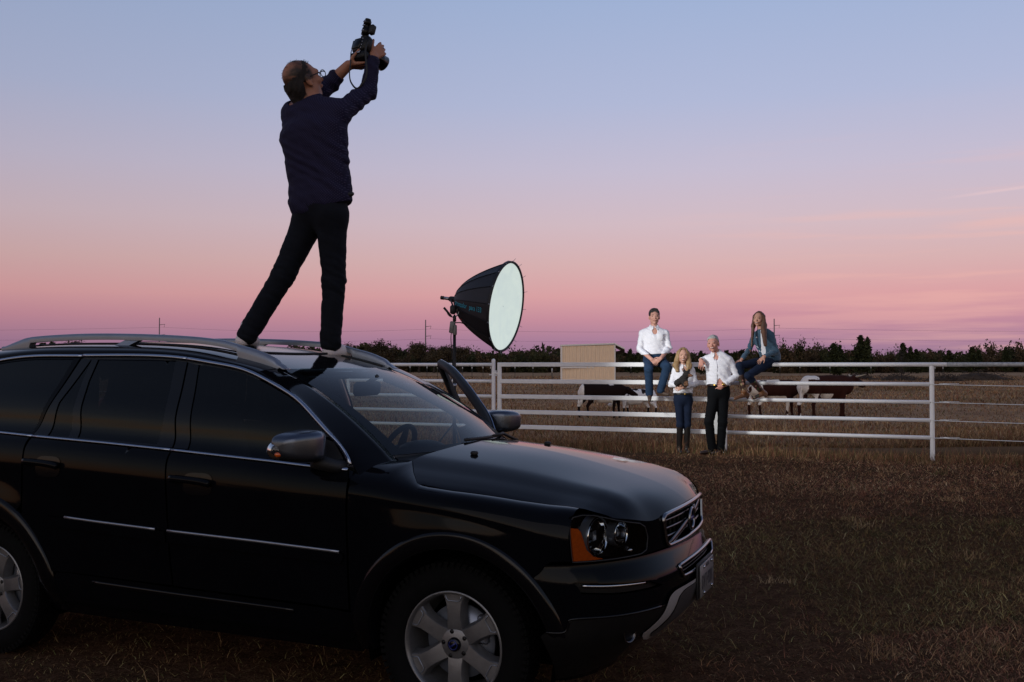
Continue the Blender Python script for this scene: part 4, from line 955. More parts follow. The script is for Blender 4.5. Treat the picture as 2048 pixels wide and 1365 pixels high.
def fence():
    c=FL(1655);f=empty('pipe_fence',(c[0],c[1],.15),'white pipe fence of five rails right of the gate, ending in barbed strands','fence','white ranch fence sections')
    post(1449,1.585,M['white'],f,False);post(1863,1.585,M['white'],f,False)
    for i,z in enumerate(RZ): 
        if i==0: pipe(FL(1449,z),FL(1893,z),.032,M['white'],f); pipe(FL(1893.3,z),FL(2420,z),.0325,M['oldwhite'],f)
        else: pipe(FL(1449,z),FL(1863,z),.030,M['white'],f)
    post(2400,1.57,M['oldwhite'],f,False)
    for z in RZ[1:]:
        a=FL(1863,z-.002);b=FL(2400,z-.02);t=np.linspace(0,1,30)[:,None];P=a+(b-a)*t;P[:,2]-=.012*np.sin(t[:,0]*PI)
        mb=MB();mb.tube(P,.0055,n=6);w=mb.build('wire',M['wire'],f)
        mb=MB()
        th=np.linspace(0,2*PI*1.2,20);mb.tube(np.stack([a[0]+.040*np.cos(th),a[1]+.040*np.sin(th),a[2]+.01*np.sin(th*2)],1),.005,n=5)
        q=a+(b-a)*.055;mb.tube([q-np.array([.03,0,-.004]),q+np.array([.05,0,.006])],.010,n=6);q2=a+(b-a)*.11;mb.tube([a+(b-a)*.03+np.array([0,0,.012]),q2+np.array([0,0,.016])],.004,n=5)
        mb.build('wire_tie',M['wire'],w)
    c=FL(1215);g=empty('field_gate',(c[0],c[1],.15),'wide white gate of flat rails between the round posts','gate')
    def bar(a,b,w,h,name):
        d=(b-a);L=np.linalg.norm(d);d=d/L;e=np.array([-d[1],d[0],0]) if abs(d[2])<.5 else np.array([0.2,.98,0]);
        Rm=np.stack([d,np.cross(np.cross(d,e),d)/np.linalg.norm(np.cross(np.cross(d,e),d)),np.cross(d,e)/np.linalg.norm(np.cross(d,e))],1)
        mb=MB();mb.box((a+b)/2,(L,w,h),rot=Rm,bev=.008);return mb.build(name,M['white'],g,smooth=False)
    for z in RZ: bar(FL(996,z),FL(1434,z),.045,.075,'rail')
    bar(FL(999,RZ[4]-.035),FL(999,RZ[0]+.038),.05,.072,'upright');bar(FL(1431,RZ[4]-.035),FL(1431,RZ[0]+.038),.05,.072,'upright')
    for z in(1.45,.62):
        p=FL(992,z);mb=MB();mb.box(p,(.09,.03,.03),bev=.004);mb.lathe([(.012,-.05),(.012,.05)],(0,0,1),p,8);mb.build('hinge',M['white'],g)
    c=FL(840);l=empty('pipe_fence',(c[0],c[1],.15),'white pipe fence of five rails behind the open car door','fence','white ranch fence sections')
    post(987,1.675,M['white'],l);post(697,1.62,M['white'],l)
    for z in RZ: pipe(FL(697,z),FL(987,z),.030,M['white'],l)
    mb=MB();p=FL(984,1.42);mb.box(p,(.10,.05,.02),bev=.004);mb.build('latch_plate',M['white'],l)
    for z in RZ:
        a=FL(697,z);b=FL(-350,z-.02);mb=MB();mb.tube(np.linspace(a,b,24),.0055,n=5);mb.build('wire',M['wire'],l)
    post(-350,1.6,M['oldwhite'],l,False)
fence()
# ---------------------------------------------------------------- shed
def shed():
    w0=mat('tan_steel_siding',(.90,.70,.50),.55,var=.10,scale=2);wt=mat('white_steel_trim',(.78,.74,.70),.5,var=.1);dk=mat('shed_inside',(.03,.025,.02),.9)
    d=92.0;c=U(1176,767,d);c[2]=float(TZ(c[0],c[1]));s=empty('loafing_shed',c,'small tan corrugated metal shed with white corner trim standing in the pasture','shed')
    a=R(-7);ex=np.array([math.cos(a),math.sin(a),0]);ey=np.array([-math.sin(a),math.cos(a),0]);k=d/FPX
    Wd,Dp=106*k,3.6;hl,hr=71*k,73.5*k
    P=lambda x,y,z:c+ex*(x-Wd/2)+ey*y+np.array([0,0,z])
    def ribwall(p0,p1,z0,h0,h1,name,n):
        t=[];
        for i in range(n):
            for q,o in((0,0),(.62,0),(.68,.11),(.94,.11)): t.append(((i+q)/n,o))
        t.append((1,0));dv=(p1-p0);nn=np.cross(dv,[0,0,1.]);nn/=np.linalg.norm(nn)
        A=np.array([[p0+dv*u+nn*o+np.array([0,0,z0]),p0+dv*u+nn*o+np.array([0,0,h0+(h1-h0)*u])] for u,o in t]);mb=MB();mb.grid(A);return mb.build(name,w0,s,smooth=False)
    hm=27*k*1.06
    ribwall(P(0,0,0),P(Wd,0,0),0,hm,hm,'lower_siding',14);ribwall(P(0,0,0),P(Wd,0,0),hm,hl,hr,'upper_siding',14)
    ribwall(P(0,Dp,0),P(0,0,0),0,hl-.25,hl,'end_wall',7);ribwall(P(Wd,Dp,0),P(0,Dp,0),0,hr-.25,hl-.25,'rear_wall',12)
    for x in(0.0,Wd):
        mb=MB();mb.box(P(x,-.03,(hl if x==0 else hr)/2),(.16,.13,hl if x==0 else hr));mb.build('corner_trim',wt,s,smooth=False)
    mb=MB();mb.box(P(Wd/2,-.045,hm),(Wd,.07,.13));mb.build('girt_trim',wt,s,smooth=False)
    ov=20*k;th=.14
    prof=[(-.12,hl+.02),(Wd+.02,hr+.06),(Wd+ov,hr-.42)]
    A=[]
    for x,z in prof:
        A.append([P(x,-.12,z),P(x,-.12,z+th),P(x,Dp+.1,z+th-.28),P(x,Dp+.1,z-.28)])
    A=np.array(A);mb=MB();mb.grid(A,True);mb.add(A[0],[(0,1,2,3)]);mb.add(A[-1],[(0,1,2,3)]);mb.build('roof',wt,s,smooth=False)
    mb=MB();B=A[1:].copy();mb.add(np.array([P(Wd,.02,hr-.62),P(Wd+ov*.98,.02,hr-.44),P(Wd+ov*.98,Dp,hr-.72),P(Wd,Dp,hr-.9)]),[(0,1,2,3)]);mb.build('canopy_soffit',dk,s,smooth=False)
    for y in(.1,Dp-.1):
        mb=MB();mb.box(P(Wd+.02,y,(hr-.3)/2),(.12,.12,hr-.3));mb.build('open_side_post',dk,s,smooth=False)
shed()
# ---------------------------------------------------------------- trees
lfm=mat('evergreen_leaves',(.020,.026,.012),.9,spec=.1,attr='col');brk=mat('tree_bark',(.035,.026,.02),.95,var=.4,scale=12)
def leafcloud(P,size,cols,seed):
    r=np.random.default_rng(seed);n=len(P);A=r.normal(size=(n,3));A/=np.linalg.norm(A,axis=1,keepdims=True);B=np.cross(A,r.normal(size=(n,3)));B/=np.linalg.norm(B,axis=1,keepdims=True)
    s=size[:,None];V=np.stack([P+A*s,P-A*s*.4+B*s*.6,P-A*s*.4-B*s*.6],1).reshape(-1,3);F=np.arange(3*n).reshape(-1,3);return V,F,np.repeat(cols,3,0)
def treemesh(kind,seed):
    r=np.random.default_rng(seed);L=[];S=[];mb=MB();clump=[]
    if kind=='cedar':
        mb.tube([(0,0,-.03),(0.004,0,.4),(0,.004,.97)],[.028,.018,.003],n=7)
        for i in range(150):
            z=.03+.95*(i/150)**.9;a=r.uniform(0,2*PI);ln=(.27*(1-z)**.75+.03)*r.uniform(.45,1.25);el=.35+.7*z+r.normal(0,.15)
            d=np.array([math.cos(a)*math.cos(el),math.sin(a)*math.cos(el),math.sin(el)]);p0=np.array([0,0,z*.93])
            if i%3==0: mb.tube([p0,p0+d*ln*.8],[.007,.002],n=4)
            k=int(12+85*ln);t=r.random(k)**.6;q=p0+d*ln*t[:,None]+r.normal(0,.014+.04*ln,(k,3));L.append(q);S.append(r.uniform(.016,.042,k));clump.append(np.full(k,r.uniform(.55,1.5)))
        base=np.array([.036,.042,.018])
    elif kind=='broad':
        mb.tube([(0,0,-.03),(.01,0,.25),(.0,.02,.55)],[.04,.028,.014],n=7)
        for i in range(34):
            a=r.uniform(0,2*PI);el=r.uniform(-.1,1.5);R_=r.uniform(.16,.36);c=np.array([math.cos(a)*math.cos(el)*R_*1.15,math.sin(a)*math.cos(el)*R_*1.15,.52+math.sin(el)*R_*1.15])
            mb.tube([(0,0,.3+.2*r.random()),c*.6+np.array([0,0,.2]),c],[.014,.008,.003],n=4)
            k=95;q=c+r.normal(0,.058,(k,3));L.append(q);S.append(r.uniform(.013,.032,k));clump.append(np.full(k,r.uniform(.5,1.5)))
            for _ in range(2):
                d=r.normal(size=3);d[2]=abs(d[2]);d/=np.linalg.norm(d);mb.tube([c,c+d*.12],[.003,.001],n=3)
        base=np.array([.066,.050,.029])
    elif kind=='brush':
        for i in range(30):
            a=r.uniform(0,2*PI);d=np.array([math.cos(a)*.7,math.sin(a)*.7,r.uniform(.5,1.1)]);ln=r.uniform(.5,.95);mb.tube([(0.2*math.cos(a),.2*math.sin(a),0),d*ln*.9],[.010,.002],n=3)
            k=90;t=r.random(k)**.7;q=d*ln*.9*t[:,None]+np.array([.2*math.cos(a),.2*math.sin(a),0])*(1-t[:,None])+r.normal(0,.07,(k,3));q[:,2]=np.abs(q[:,2]);L.append(q);S.append(r.uniform(.03,.075,k));clump.append(np.full(k,r.uniform(.5,1.5)))
        base=np.array([.078,.053,.030]) if seed%2 else np.array([.042,.043,.020])
    else: # bare
        mb.tube([(0,0,-.03),(.01,0,.3),(-.01,.01,.6),(0,0,.98)],[.028,.02,.012,.003],n=6)
        for i in range(70):
            z=r.uniform(.15,.9);a=r.uniform(0,2*PI);ln=.36*(1-z*.7)*r.uniform(.6,1.1);d=np.array([math.cos(a),math.sin(a),r.uniform(.3,.9)]);p=np.array([0,0,z]);mb.tube([p,p+d*ln*.5,p+d*ln],[.007,.004,.0015],n=3)
            for _ in range(4):
                t=r.uniform(.3,1);d2=d+r.normal(0,.7,3);q=p+d*ln*t;mb.tube([q,q+d2*ln*.3],[.003,.001],n=3)
        L.append(r.normal(0,.14,(60,3))+[0,0,.6]);S.append(r.uniform(.008,.016,60));clump.append(np.ones(60));base=np.array([.05,.036,.024])
    L=np.concatenate(L);S=np.concatenate(S);cl=np.concatenate(clump);cols=base*(cl*r.uniform(.7,1.3,len(cl)))[:,None]
    V,F,c=leafcloud(L,S,cols,seed)
    def me(name,V,F,m,col=None):
        o=raw(name,V,F,m,smooth=False,attr=col);me_=o.data;bpy.data.objects.remove(o);return me_
    return me('crown',V,F,lfm,c),me('trunk',np.concatenate(mb.V),mb.F,brk)
TM={}
for kd,ns in(('cedar',4),('broad',4),('brush',6),('bare',1)):
    TM[kd]=[treemesh(kd,11+i+len(kd)*7) for i in range(ns)]
def tree(kind,var,px,top,dist,label,group,name,wide=1.0):
    p=U(px,740,dist);z0=float(TZ(p[0],p[1]));h=CAMZ+(HOR-top)/FPX*dist-z0
    t=empty(name,(p[0],p[1],z0),label,'tree' if kind!='brush' else 'bush',group,rz=(px*1.7)%6.28)
    cr,tr=TM[kind][var%len(TM[kind])]
    for nm,me_ in(('crown',cr),('trunk',tr)):
        o=bpy.data.objects.new(nm,me_);link(o);o.parent=t;q=1.3 if kind=='brush' else 1.0;o.scale=(h*wide,h*wide,h*q)
GT='trees along the far edge of the pasture'
tree('broad',0,765,681,205,'round thin-leaved tree standing alone left of the power pole behind the car','trees along the far edge of the pasture','broadleaf_tree',1.25)
tree('broad',1,838,681,205,'rounded dark tree directly in front of the power pole near the softbox stand',GT,'broadleaf_tree',1.15)
tree('broad',2,893,688,200,'broad domed dark tree behind the softbox stand',GT,'broadleaf_tree',1.7)
tree('broad',3,868,694,202,'low rounded tree filling the gap between two domed trees left of the softbox',GT,'broadleaf_tree',1.3)
tree('broad',1,921,690,206,'spreading tree with a tuft on top just under the softbox',GT,'broadleaf_tree',1.2)
tree('broad',3,697,687,235,'tiny round tree seen above the far roof rail beside the right sock',GT,'broadleaf_tree',1.0)
tree('broad',2,720,695,230,'small dark tree just right of the sock on the roof',GT,'broadleaf_tree',1.3)
tree('cedar',0,1722,668,150,'tallest cedar of the field edge with two pointed tips',GT,'cedar_tree',1.15)
tree('cedar',1,1735,672,150.5,'slender second tip cedar leaning against the tallest cedar',GT,'cedar_tree',.8)
tree('cedar',2,1668,684,150,'wide cedar reaching the ground left of the tallest cedar',GT,'cedar_tree',1.35)
tree('cedar',3,1680,688,151,'narrow cedar tucked behind the wide cedar right of the denim jacket',GT,'cedar_tree',.9)
tree('cedar',3,1806,684,185,'dark pointed cedar behind the bare grey tree',GT,'cedar_tree',1.2)
tree('cedar',1,1822,692,186,'middle cedar of the small dark clump left of the right fence post',GT,'cedar_tree',1.1)
tree('cedar',0,1833,697,187,'lowest cedar at the right end of the small dark clump',GT,'cedar_tree',1.2)
tree('bare',0,1803,698,120,'leafless grey tree standing in the field before the dark cedar clump',GT,'bare_tree',1.0)
tree('cedar',2,1898,699,200,'small blunt cedar above the weathered top rail',GT,'cedar_tree',1.3)
tree('cedar',0,1944,693,200,'twin-tipped cedar above the weathered rail near the right border',GT,'cedar_tree',1.2)
tree('cedar',1,1957,698,201,'shorter cedar touching the twin-tipped cedar on its right',GT,'cedar_tree',1.1)
tree('cedar',3,2012,692,205,'cedar spire in the bushes at the far right',GT,'cedar_tree',1.0)
tree('cedar',2,1402,700,170,'cedar right behind the hand of the grey-haired man',GT,'cedar_tree',1.15)
tree('cedar',0,1455,699,170,'first of two cedars between the grey-haired man and the seated girl',GT,'cedar_tree',.9)
tree('cedar',1,1469,703,171,'second of two cedars between the grey-haired man and the seated girl',GT,'cedar_tree',1.1)
tree('cedar',3,1487,708,172,'low cedar close to the knee of the seated girl',GT,'cedar_tree',1.2)
tree('cedar',1,1261,697,190,'feathery cedar between the shed and the seated boy',GT,'cedar_tree',1.3)
tree('cedar',2,1275,704,190,'short cedar behind the elbow of the seated boy',GT,'cedar_tree',1.3)
tree('cedar',3,1348,706,195,'low cedar between the seated boy and the blonde woman',GT,'cedar_tree',1.2)
for px,tp,i in((85,684,0),(103,682,1),(118,686,2),(142,681,3)): tree('cedar' if i!=3 else 'broad',i,px,tp,165,['leftmost pointed cedar seen through the gap under the near roof rail','second pointed cedar seen through the gap under the near roof rail','shortest cedar seen through the gap under the near roof rail','spreading tree at the right end of the gap under the near roof rail'][i],GT,'cedar_tree' if i!=3 else 'broadleaf_tree',1.5)
k=0
bl='low scrubby bush in the continuous hedge along the far field edge'
for px in range(960,1112,15): tree('brush',k,px+random.uniform(-4,4),random.uniform(702,716),random.uniform(205,225),'low scrubby bush in the far hedge under the softbox','bushes of the far hedge under the softbox','hedge_bush',random.uniform(.9,1.3));k+=1
for px in range(1235,1600,26): tree('brush',k,px,random.uniform(712,719),random.uniform(205,225),'low scrubby bush in the far hedge behind the family','bushes of the far hedge behind the family','hedge_bush',1.2);k+=1
for px in range(1562,1662,12): tree('brush',k,px,random.uniform(690,701),random.uniform(190,215),'low scrubby bush in the far hedge right of the denim jacket','bushes of the far hedge right of the denim jacket','hedge_bush',random.uniform(.7,1.0));k+=1
for px in range(1690,1800,14): tree('brush',k,px,random.uniform(700,712),random.uniform(185,215),'low scrubby bush in the far hedge around the tallest cedar','bushes of the far hedge around the tallest cedar','hedge_bush',random.uniform(.8,1.1));k+=1
for px in range(1845,2080,12): tree('brush',k,px,random.uniform(690,714) if px>1960 else random.uniform(708,716),random.uniform(210,230),'low scrubby bush in the far hedge above the weathered rail','bushes of the far hedge above the weathered rail','hedge_bush',random.uniform(.8,1.1));k+=1
for px in range(640,960,16): tree('brush',k,px,random.uniform(707,716),random.uniform(210,230),'low scrubby bush in the far hedge between the roof and the softbox stand','bushes of the far hedge between the roof and the softbox stand','hedge_bush',1.1);k+=1
def mass(name,x0,x1,y0,y1,hh,n,sz,seed,label):
    r=np.random.default_rng(seed);X=r.uniform(x0,x1,n);Y=r.uniform(y0,y1,n);H=hh*(.42+.58*np.clip(.45+.5*wob(np.stack([X,0*X,0*X],1),.16,seed)+.45*wob(np.stack([X,Y,0*X],1),.8,seed+1),0,1.5))
    Z=TZ(X,Y)+H*r.random(n)**.7;P=np.stack([X,Y,Z],1);cl=.5+.5*np.clip(wob(P,.5,seed+2),-1,1)
    V,F,c=leafcloud(P,r.uniform(.5,1.2,n)*sz,np.array([.046,.041,.021])*(.5+cl*r.uniform(.5,1.3,n))[:,None],seed);o=raw(name,V,F,lfm,smooth=False,attr=c);return tag(o,label,'hedge',kind='stuff')
mass('treeline',-200,200,226,246,5.4,62000,1.0,4,'dark mass of scrub closing the far side of the pasture')
mass('treeline',-150,150,-92,-70,7.5,9000,1.1,8,'dark woods behind the camera that show in the car paint')
# brush piles in the field on the right
bpm=mat('dead_brush',(.07,.05,.038),.95,var=.4)
for px,w_,h_,d,lb in((1960,7.0,1.15,105,'long low pile of grey dead brush at the right border of the field'),(1890,3.2,.75,100,'small heap of grey dead brush behind the right fence post'),(1795,5.0,.7,104,'flat pile of grey dead brush at the foot of the bare tree'),(1715,3.2,.55,112,'low scatter of grey dead brush before the tallest cedar')):
    c=U(px,745,d);c[2]=float(TZ(c[0],c[1]));r=np.random.default_rng(px);mb=MB()
    for i in range(420):
        x=r.normal(0,w_*.28);y=r.normal(0,.8);z=abs(r.normal(0,1))*h_*.45*math.exp(-(x/(w_*.45))**2)+.05;dv=r.normal(size=3)*np.array([1,1,.45]);dv/=np.linalg.norm(dv);q=c+np.array([x,y,z]);L=r.uniform(.3,.9);mb.tube([q-dv*L*.5,q+dv*L*.5],[.035,.012],n=3,caps=False)
    t=np.linspace(0,PI/2,6)[:,None];a=np.linspace(0,2*PI,28,endpoint=False)[None];hh=h_*.62*(1+.25*np.sin(a*5+px))*np.sin(t);A=np.stack([c[0]+w_*.42*np.cos(t)*np.cos(a),c[1]+.9*np.cos(t)*np.sin(a),c[2]-.05+hh+0*a],-1)
    core=MB();core.grid(A,True);o=core.build('brush_pile',bpm,base=c);tag(o,lb,'brush pile','piles of dead brush in the field');tag(mb.build('twigs',bpm,o,smooth=False),kind='stuff')
# ---------------------------------------------------------------- far wire fence posts, power poles and lines
fpm=mat('post_tip_white',(.6,.6,.58),.6,var=.2);fpd=mat('steel_post',(.03,.03,.028),.7)
for i,px in enumerate((720,752,786,820,854,875,925,944,966,981,1030,1066,1104,1262,1290,1345,1560,1600,1660,1742,1870,1886)):
    d=62 if px==1104 else 128;p=U(px,740,d);z0=float(TZ(p[0],p[1]));t=empty('wire_fence_post',(p[0],p[1],z0),'thin steel post with a white tip in the far wire fence' if d>100 else 'dark steel post with a white tip standing alone left of the shed','fence post','posts of the far wire fence' if d>100 else None)
    hh=1.45 if d>100 else 1.5;mb=MB();mb.tube([p*[1,1,0]+[0,0,z0],p*[1,1,0]+[0,0,z0+hh]],.03 if d>100 else .025,n=5);mb.build('shaft',fpd,t);mb=MB();mb.tube([p*[1,1,0]+[0,0,z0+hh-.25],p*[1,1,0]+[0,0,z0+hh+.02]],.055 if d>100 else .035,n=5);mb.build('tip',fpm,t)
plm=mat('grey_pole_wood',(.16,.14,.14),.85,var=.3)
PT=[]
for i,(px,tp,lb) in enumerate(((318,636,'power pole rising above the near roof rail'),(851,640,'power pole behind the dark trees left of the softbox'),(1549,638,'power pole beside the head of the seated girl'))):
    d=440;b=U(px,745,d);z0=float(TZ(b[0],b[1]));zt=CAMZ+(HOR-tp)/FPX*d;t=empty('power_pole',(b[0],b[1],z0),lb,'power pole','power poles on the horizon')
    mb=MB();mb.tube([(b[0],b[1],z0-.5),(b[0],b[1],zt)],[.34,.22],n=8);mb.build('shaft',plm,t);arms=[]
    for q,sg in((.86,1),(.66,1),(.46,1)):
        z=z0+(zt-z0)*q;mb=MB();mb.tube([(b[0],b[1],z),(b[0]+sg*2.6,b[1],z+.25)],[.14,.09],n=5);a=mb.build('cross_arm',plm,t);mb=MB();mb.tube([(b[0]+2.4,b[1],z+.2),(b[0]+2.2,b[1],z-1.1)],.07,n=5);mb.build('insulator',plm,a);arms.append(np.array([b[0]+2.2,b[1],z-1.1]))
    PT.append(arms)
wrm=mat('power_wire',(.16,.12,.15),.8)
for k,lb in enumerate(('topmost wire of the power line across the pink sky','middle wire of the power line across the pink sky','lowest wire of the power line across the pink sky')):
    P=[];X=[PT[0][k]-np.array([260,0,0])]+[PT[i][k] for i in range(3)]+[PT[2][k]+np.array([280,0,0])]
    for a,b in zip(X[:-1],X[1:]):
        t=np.linspace(0,1,14,endpoint=False)[:,None];q=a+(b-a)*t;q[:,2]-=4*1.6*(t*(1-t))[:,0];P.append(q)
    P=np.concatenate(P+[[X[-1]]]);mb=MB();mb.tube(P,.032,n=4,up=np.array([0,0,1.]));o=mb.build('power_wire',wrm,base=X[1]);tag(o,lb,'power line','wires of the power line')
# ---------------------------------------------------------------- parabolic softbox on its stand
def nrm(v): v=np.asarray(v,float); return v/np.linalg.norm(v)
def softbox():
    fab=mat('black_softbox_fabric',(.006,.005,.009),.6,sheen=.0,var=.3,scale=9,bump=.1,bscale=25);dif=mat('diffuser_cloth',(.5,.55,.53),.7)
    nt=dif.node_tree;N=nt.nodes;L=nt.links;b=N['Principled BSDF'];tc=N.new('ShaderNodeTexCoord');nz=N.new('ShaderNodeTexNoise');nz.inputs['Scale'].default_value=3.0;nz.inputs['Detail'].default_value=4;nz.inputs['Distortion'].default_value=1.5;L.new(tc.outputs['Object'],nz.inputs[0])
    rp=N.new('ShaderNodeValToRGB');rp.color_ramp.elements[0].position=.3;rp.color_ramp.elements[0].color=(.51,.60,.58,1);rp.color_ramp.elements[1].position=.75;rp.color_ramp.elements[1].color=(.57,.66,.61,1);L.new(nz.outputs[0],rp.inputs[0]);L.new(rp.outputs[0],b.inputs['Emission Color']);b.inputs['Emission Strength'].default_value=.98;b.inputs['Base Color'].default_value=(.3,.33,.32,1)
    D=13.8;n=nrm((.92,-.36,-.15));C0=U(1013,614,D);Rr=.655;Lh=.80;ap=C0-n*Lh
    zt=1.05;p=U(909,650,D);z0=float(TZ(p[0],p[1]))
    S=empty('softbox_lamp',(p[0],p[1],z0),'black parabolic softbox with a glowing white front on a light stand','studio light')
    e1=nrm(np.cross(n,(0,0,1)));e2=np.cross(e1,n)
    NR=16
    def shell(t,a):
        """t 0 at the apex .. 1 at the rim"""
        r=.055+(Rr-.055)*t**.56;q=(a*NR/(2*PI))%1;r=r*(1-.022*math.sin(PI*q));return ap+n*(Lh*t)+r*(math.cos(a)*e1+math.sin(a)*e2)
    ts=np.concatenate([np.linspace(0,.55,12)**2,np.linspace(.34,1,20)]);an=np.linspace(0,2*PI,NR*6,endpoint=False)
    A=np.array([[shell(t,a) for a in an] for t in ts]);mb=MB();mb.grid(A,True);mb.build('reflector_shell',fab,S)
    A=np.array([[C0+n*d+r*(math.cos(a)*e1+math.sin(a)*e2) for a in an] for r,d in((Rr*.985,-.03),(Rr*1.008,-.03),(Rr*1.008,.006),(Rr*.965,.010),(Rr*.960,-.012))]);mb=MB();mb.grid(A,True);mb.build('rim_band',fab,S)
    A=np.array([[C0+n*(-.012-.04*(1-r*r))+r*Rr*.962*(math.cos(a)*e1+math.sin(a)*e2) for a in an] for r in np.linspace(.01,1,14)]);mb=MB();mb.grid(A,True);mb.build('front_diffuser',dif,S)
    for k in range(NR):
        a=2*PI*k/NR;P=[shell(t,a)+0.004*(math.cos(a)*e1+math.sin(a)*e2) for t in np.linspace(.02,1,22)];mb=MB();mb.tube(P,.0055,n=5);rb=mb.build('rib',M['plastic'],S)
        q=shell(1,a);dv=nrm(n*.6+.8*(math.cos(a)*e1+math.sin(a)*e2));mb=MB();mb.tube([q,q+dv*.06],.003,n=5);mb.ell(q,(.012,.012,.012),n=6,m=4);mb.build('rib_tip',M['alu'],rb)
    # lettering on the panel that faces the camera
    cy=mat('cyan_print',(.06,.60,.80),.5);cam_=nrm(np.array([0,0,CAMZ])-C0)
    a0=math.atan2(cam_@e2,cam_@e1);best=min((k+.5 for k in range(NR)),key=lambda k:abs(((k*2*PI/NR-a0+PI)%(2*PI))-PI));ac=best*2*PI/NR
    sgn=1 if (np.cross(n,cam_)@(math.cos(ac+.1)*e1+math.sin(ac+.1)*e2-math.cos(ac)*e1-math.sin(ac)*e2))<0 else -1
    def warp(t0):
        def f(V):
            out=[]
            for x,y,z in V:
                t=t0+x*.66/Lh;r=.055+(Rr-.055)*t**.56;a=ac+.02+sgn*(y/r);out.append(shell(t,a)+(.004)*(math.cos(a)*e1+math.sin(a)*e2))
            return np.array(out)
        return f
    for txt,t0,sz in(('broncolor',.11,.105),('para 133',.53,.105)):
        o=build_car.lettering(txt,sz,(0,0,0),(1,0,0),(0,1,0),cy,S,'lettering',warp=warp(t0),align='LEFT')
        off=np.array(S.location)
        for v in o.data.vertices: v.co=Vector(np.array(v.co[:])-off)
    # lamp tube through the apex, bracket and yoke
    mb=MB();mb.lathe([(.075,.05),(.07,-.01),(.045,-.03),(.04,-.10),(.03,-.12)],n,ap,20);mb.build('speed_ring',M['black'],S)
    mb=MB();mb.tube([ap-n*.10,ap-n*.22],.024,n=12);mb.build('focus_tube',M['alu'],S);mb=MB();mb.tube([ap-n*.095,ap-n*.115],.034,n=12);mb.build('focus_ring',M['blue'],S);mb=MB();mb.tube([ap-n*.21,ap-n*.255],.028,n=12);mb.build('tube_cap',M['black'],S)
    hd=U(906,620,D);mb=MB();mb.box(hd,(.085,.085,.13),bev=.02);mb.tube([hd+np.array([0,0,.05]),ap-n*.10],.014,n=8);mb.tube([ap-n*.02,hd+np.array([.06,0,.02])],.02,n=8);mb.build('tilt_head',M['black'],S)
    t=np.linspace(-.2,PI+.2,16);mb=MB();mb.tube([hd+np.array([.085*math.cos(q),0,-.02-.085*math.sin(q)]) for q in t],.009,n=6);mb.build('yoke',M['alu'],S)
    mb=MB();mb.tube([hd+np.array([-.02,-.02,-.10]),hd+np.array([-.13,-.03,.03])],[.014,.017],n=8);mb.build('lock_lever',M['black'],S)
    px=lambda z:np.array([p[0],p[1],z])
    top=hd[2]-.07
    mb=MB();mb.tube([px(top-.30),px(top)],.014,n=10);mb.tube([px(top-.1),px(top-.02)],.026,n=10);mb.build('spigot',M['black'],S)
    mb=MB();mb.tube([px(z0+.28),px(top-.24)],[.026,.022],n=12);mb.build('stand_pole',M['black'],S)
    for z in(z0+.75,z0+1.15): mb=MB();mb.tube([px(z-.03),px(z+.03)],.032,n=12);mb.tube([px(z),px(z)+np.array([-.08,-.02,.01])],.011,n=6);mb.build('stand_clamp',M['alu'],S)
    for k in range(3):
        a=.9+k*2*PI/3;f=np.array([math.cos(a)*.48,math.sin(a)*.48,0]);g=px(0)+f;g[2]=float(TZ(g[0],g[1]))+.01
        mb=MB();mb.tube([px(z0+.62),g],.012,n=8);mb.tube([px(z0+.22),px(z0+.62)*.45+g*.55],.009,n=6);mb.build('leg',M['black'],S)
    bx=U(906,655,D-.03);gy=mat('grey_pack',(.20,.19,.18),.6,var=.3)
    mb=MB();mb.box(bx+np.array([-.012,0,.0]),(.075,.06,.17),rot=np.array([[.99,0,.12],[0,1,0],[-.12,0,.99]]),bev=.012);mb.box(bx+np.array([.025,0,-.04]),(.06,.06,.15),bev=.012);mb.build('power_pack',gy,S)
    c1=[U(910,646,D),U(922,646,D),U(932,650,D),U(942,653.5,D+.0)];mb=MB();mb.tube(smoothpoly(np.array(c1),5),.008,n=6);mb.build('cable',M['black'],S)
    c1=[U(906,652,D),U(902,672,D-.02),U(903,700,D-.02),U(905,745,D),U(897,790,D-.1),U(892,830,D-.2)];mb=MB();mb.tube(smoothpoly(np.array(c1),6),.007,n=6);mb.build('cable',M['black'],S)
    c1=[U(919,616,D),U(921,628,D),U(922,640,D)];rd=mat('red_cord',(.25,.04,.03),.6);mb=MB();mb.tube(smoothpoly(np.array(c1),4),.005,n=5);mb.ell(c1[-1],(.015,.01,.012),n=6,m=4);mb.build('pull_cord',rd,S)
    mb=MB();mb.box(U(917,611,D),(.03,.02,.16),rot=axes((1,0,-.2),(0,0,1)),bev=.006);mb.build('name_tag',M['plate'],S)
    # the lamp itself: soft beam towards the family
    ld=bpy.data.lights.new('softbox_beam','SPOT');lo=bpy.data.objects.new('softbox_beam',ld);link(lo);lo.location=tuple(C0+n*.28)
    tgt=U(1400,720,15.7);lo.rotation_euler=Vector(tgt-(C0+n*.03)).to_track_quat('-Z','Y').to_euler()
    ld.energy=430;ld.spot_size=R(62);ld.spot_blend=.75;ld.shadow_soft_size=.32;ld.color=(.97,1.0,.98)
softbox()
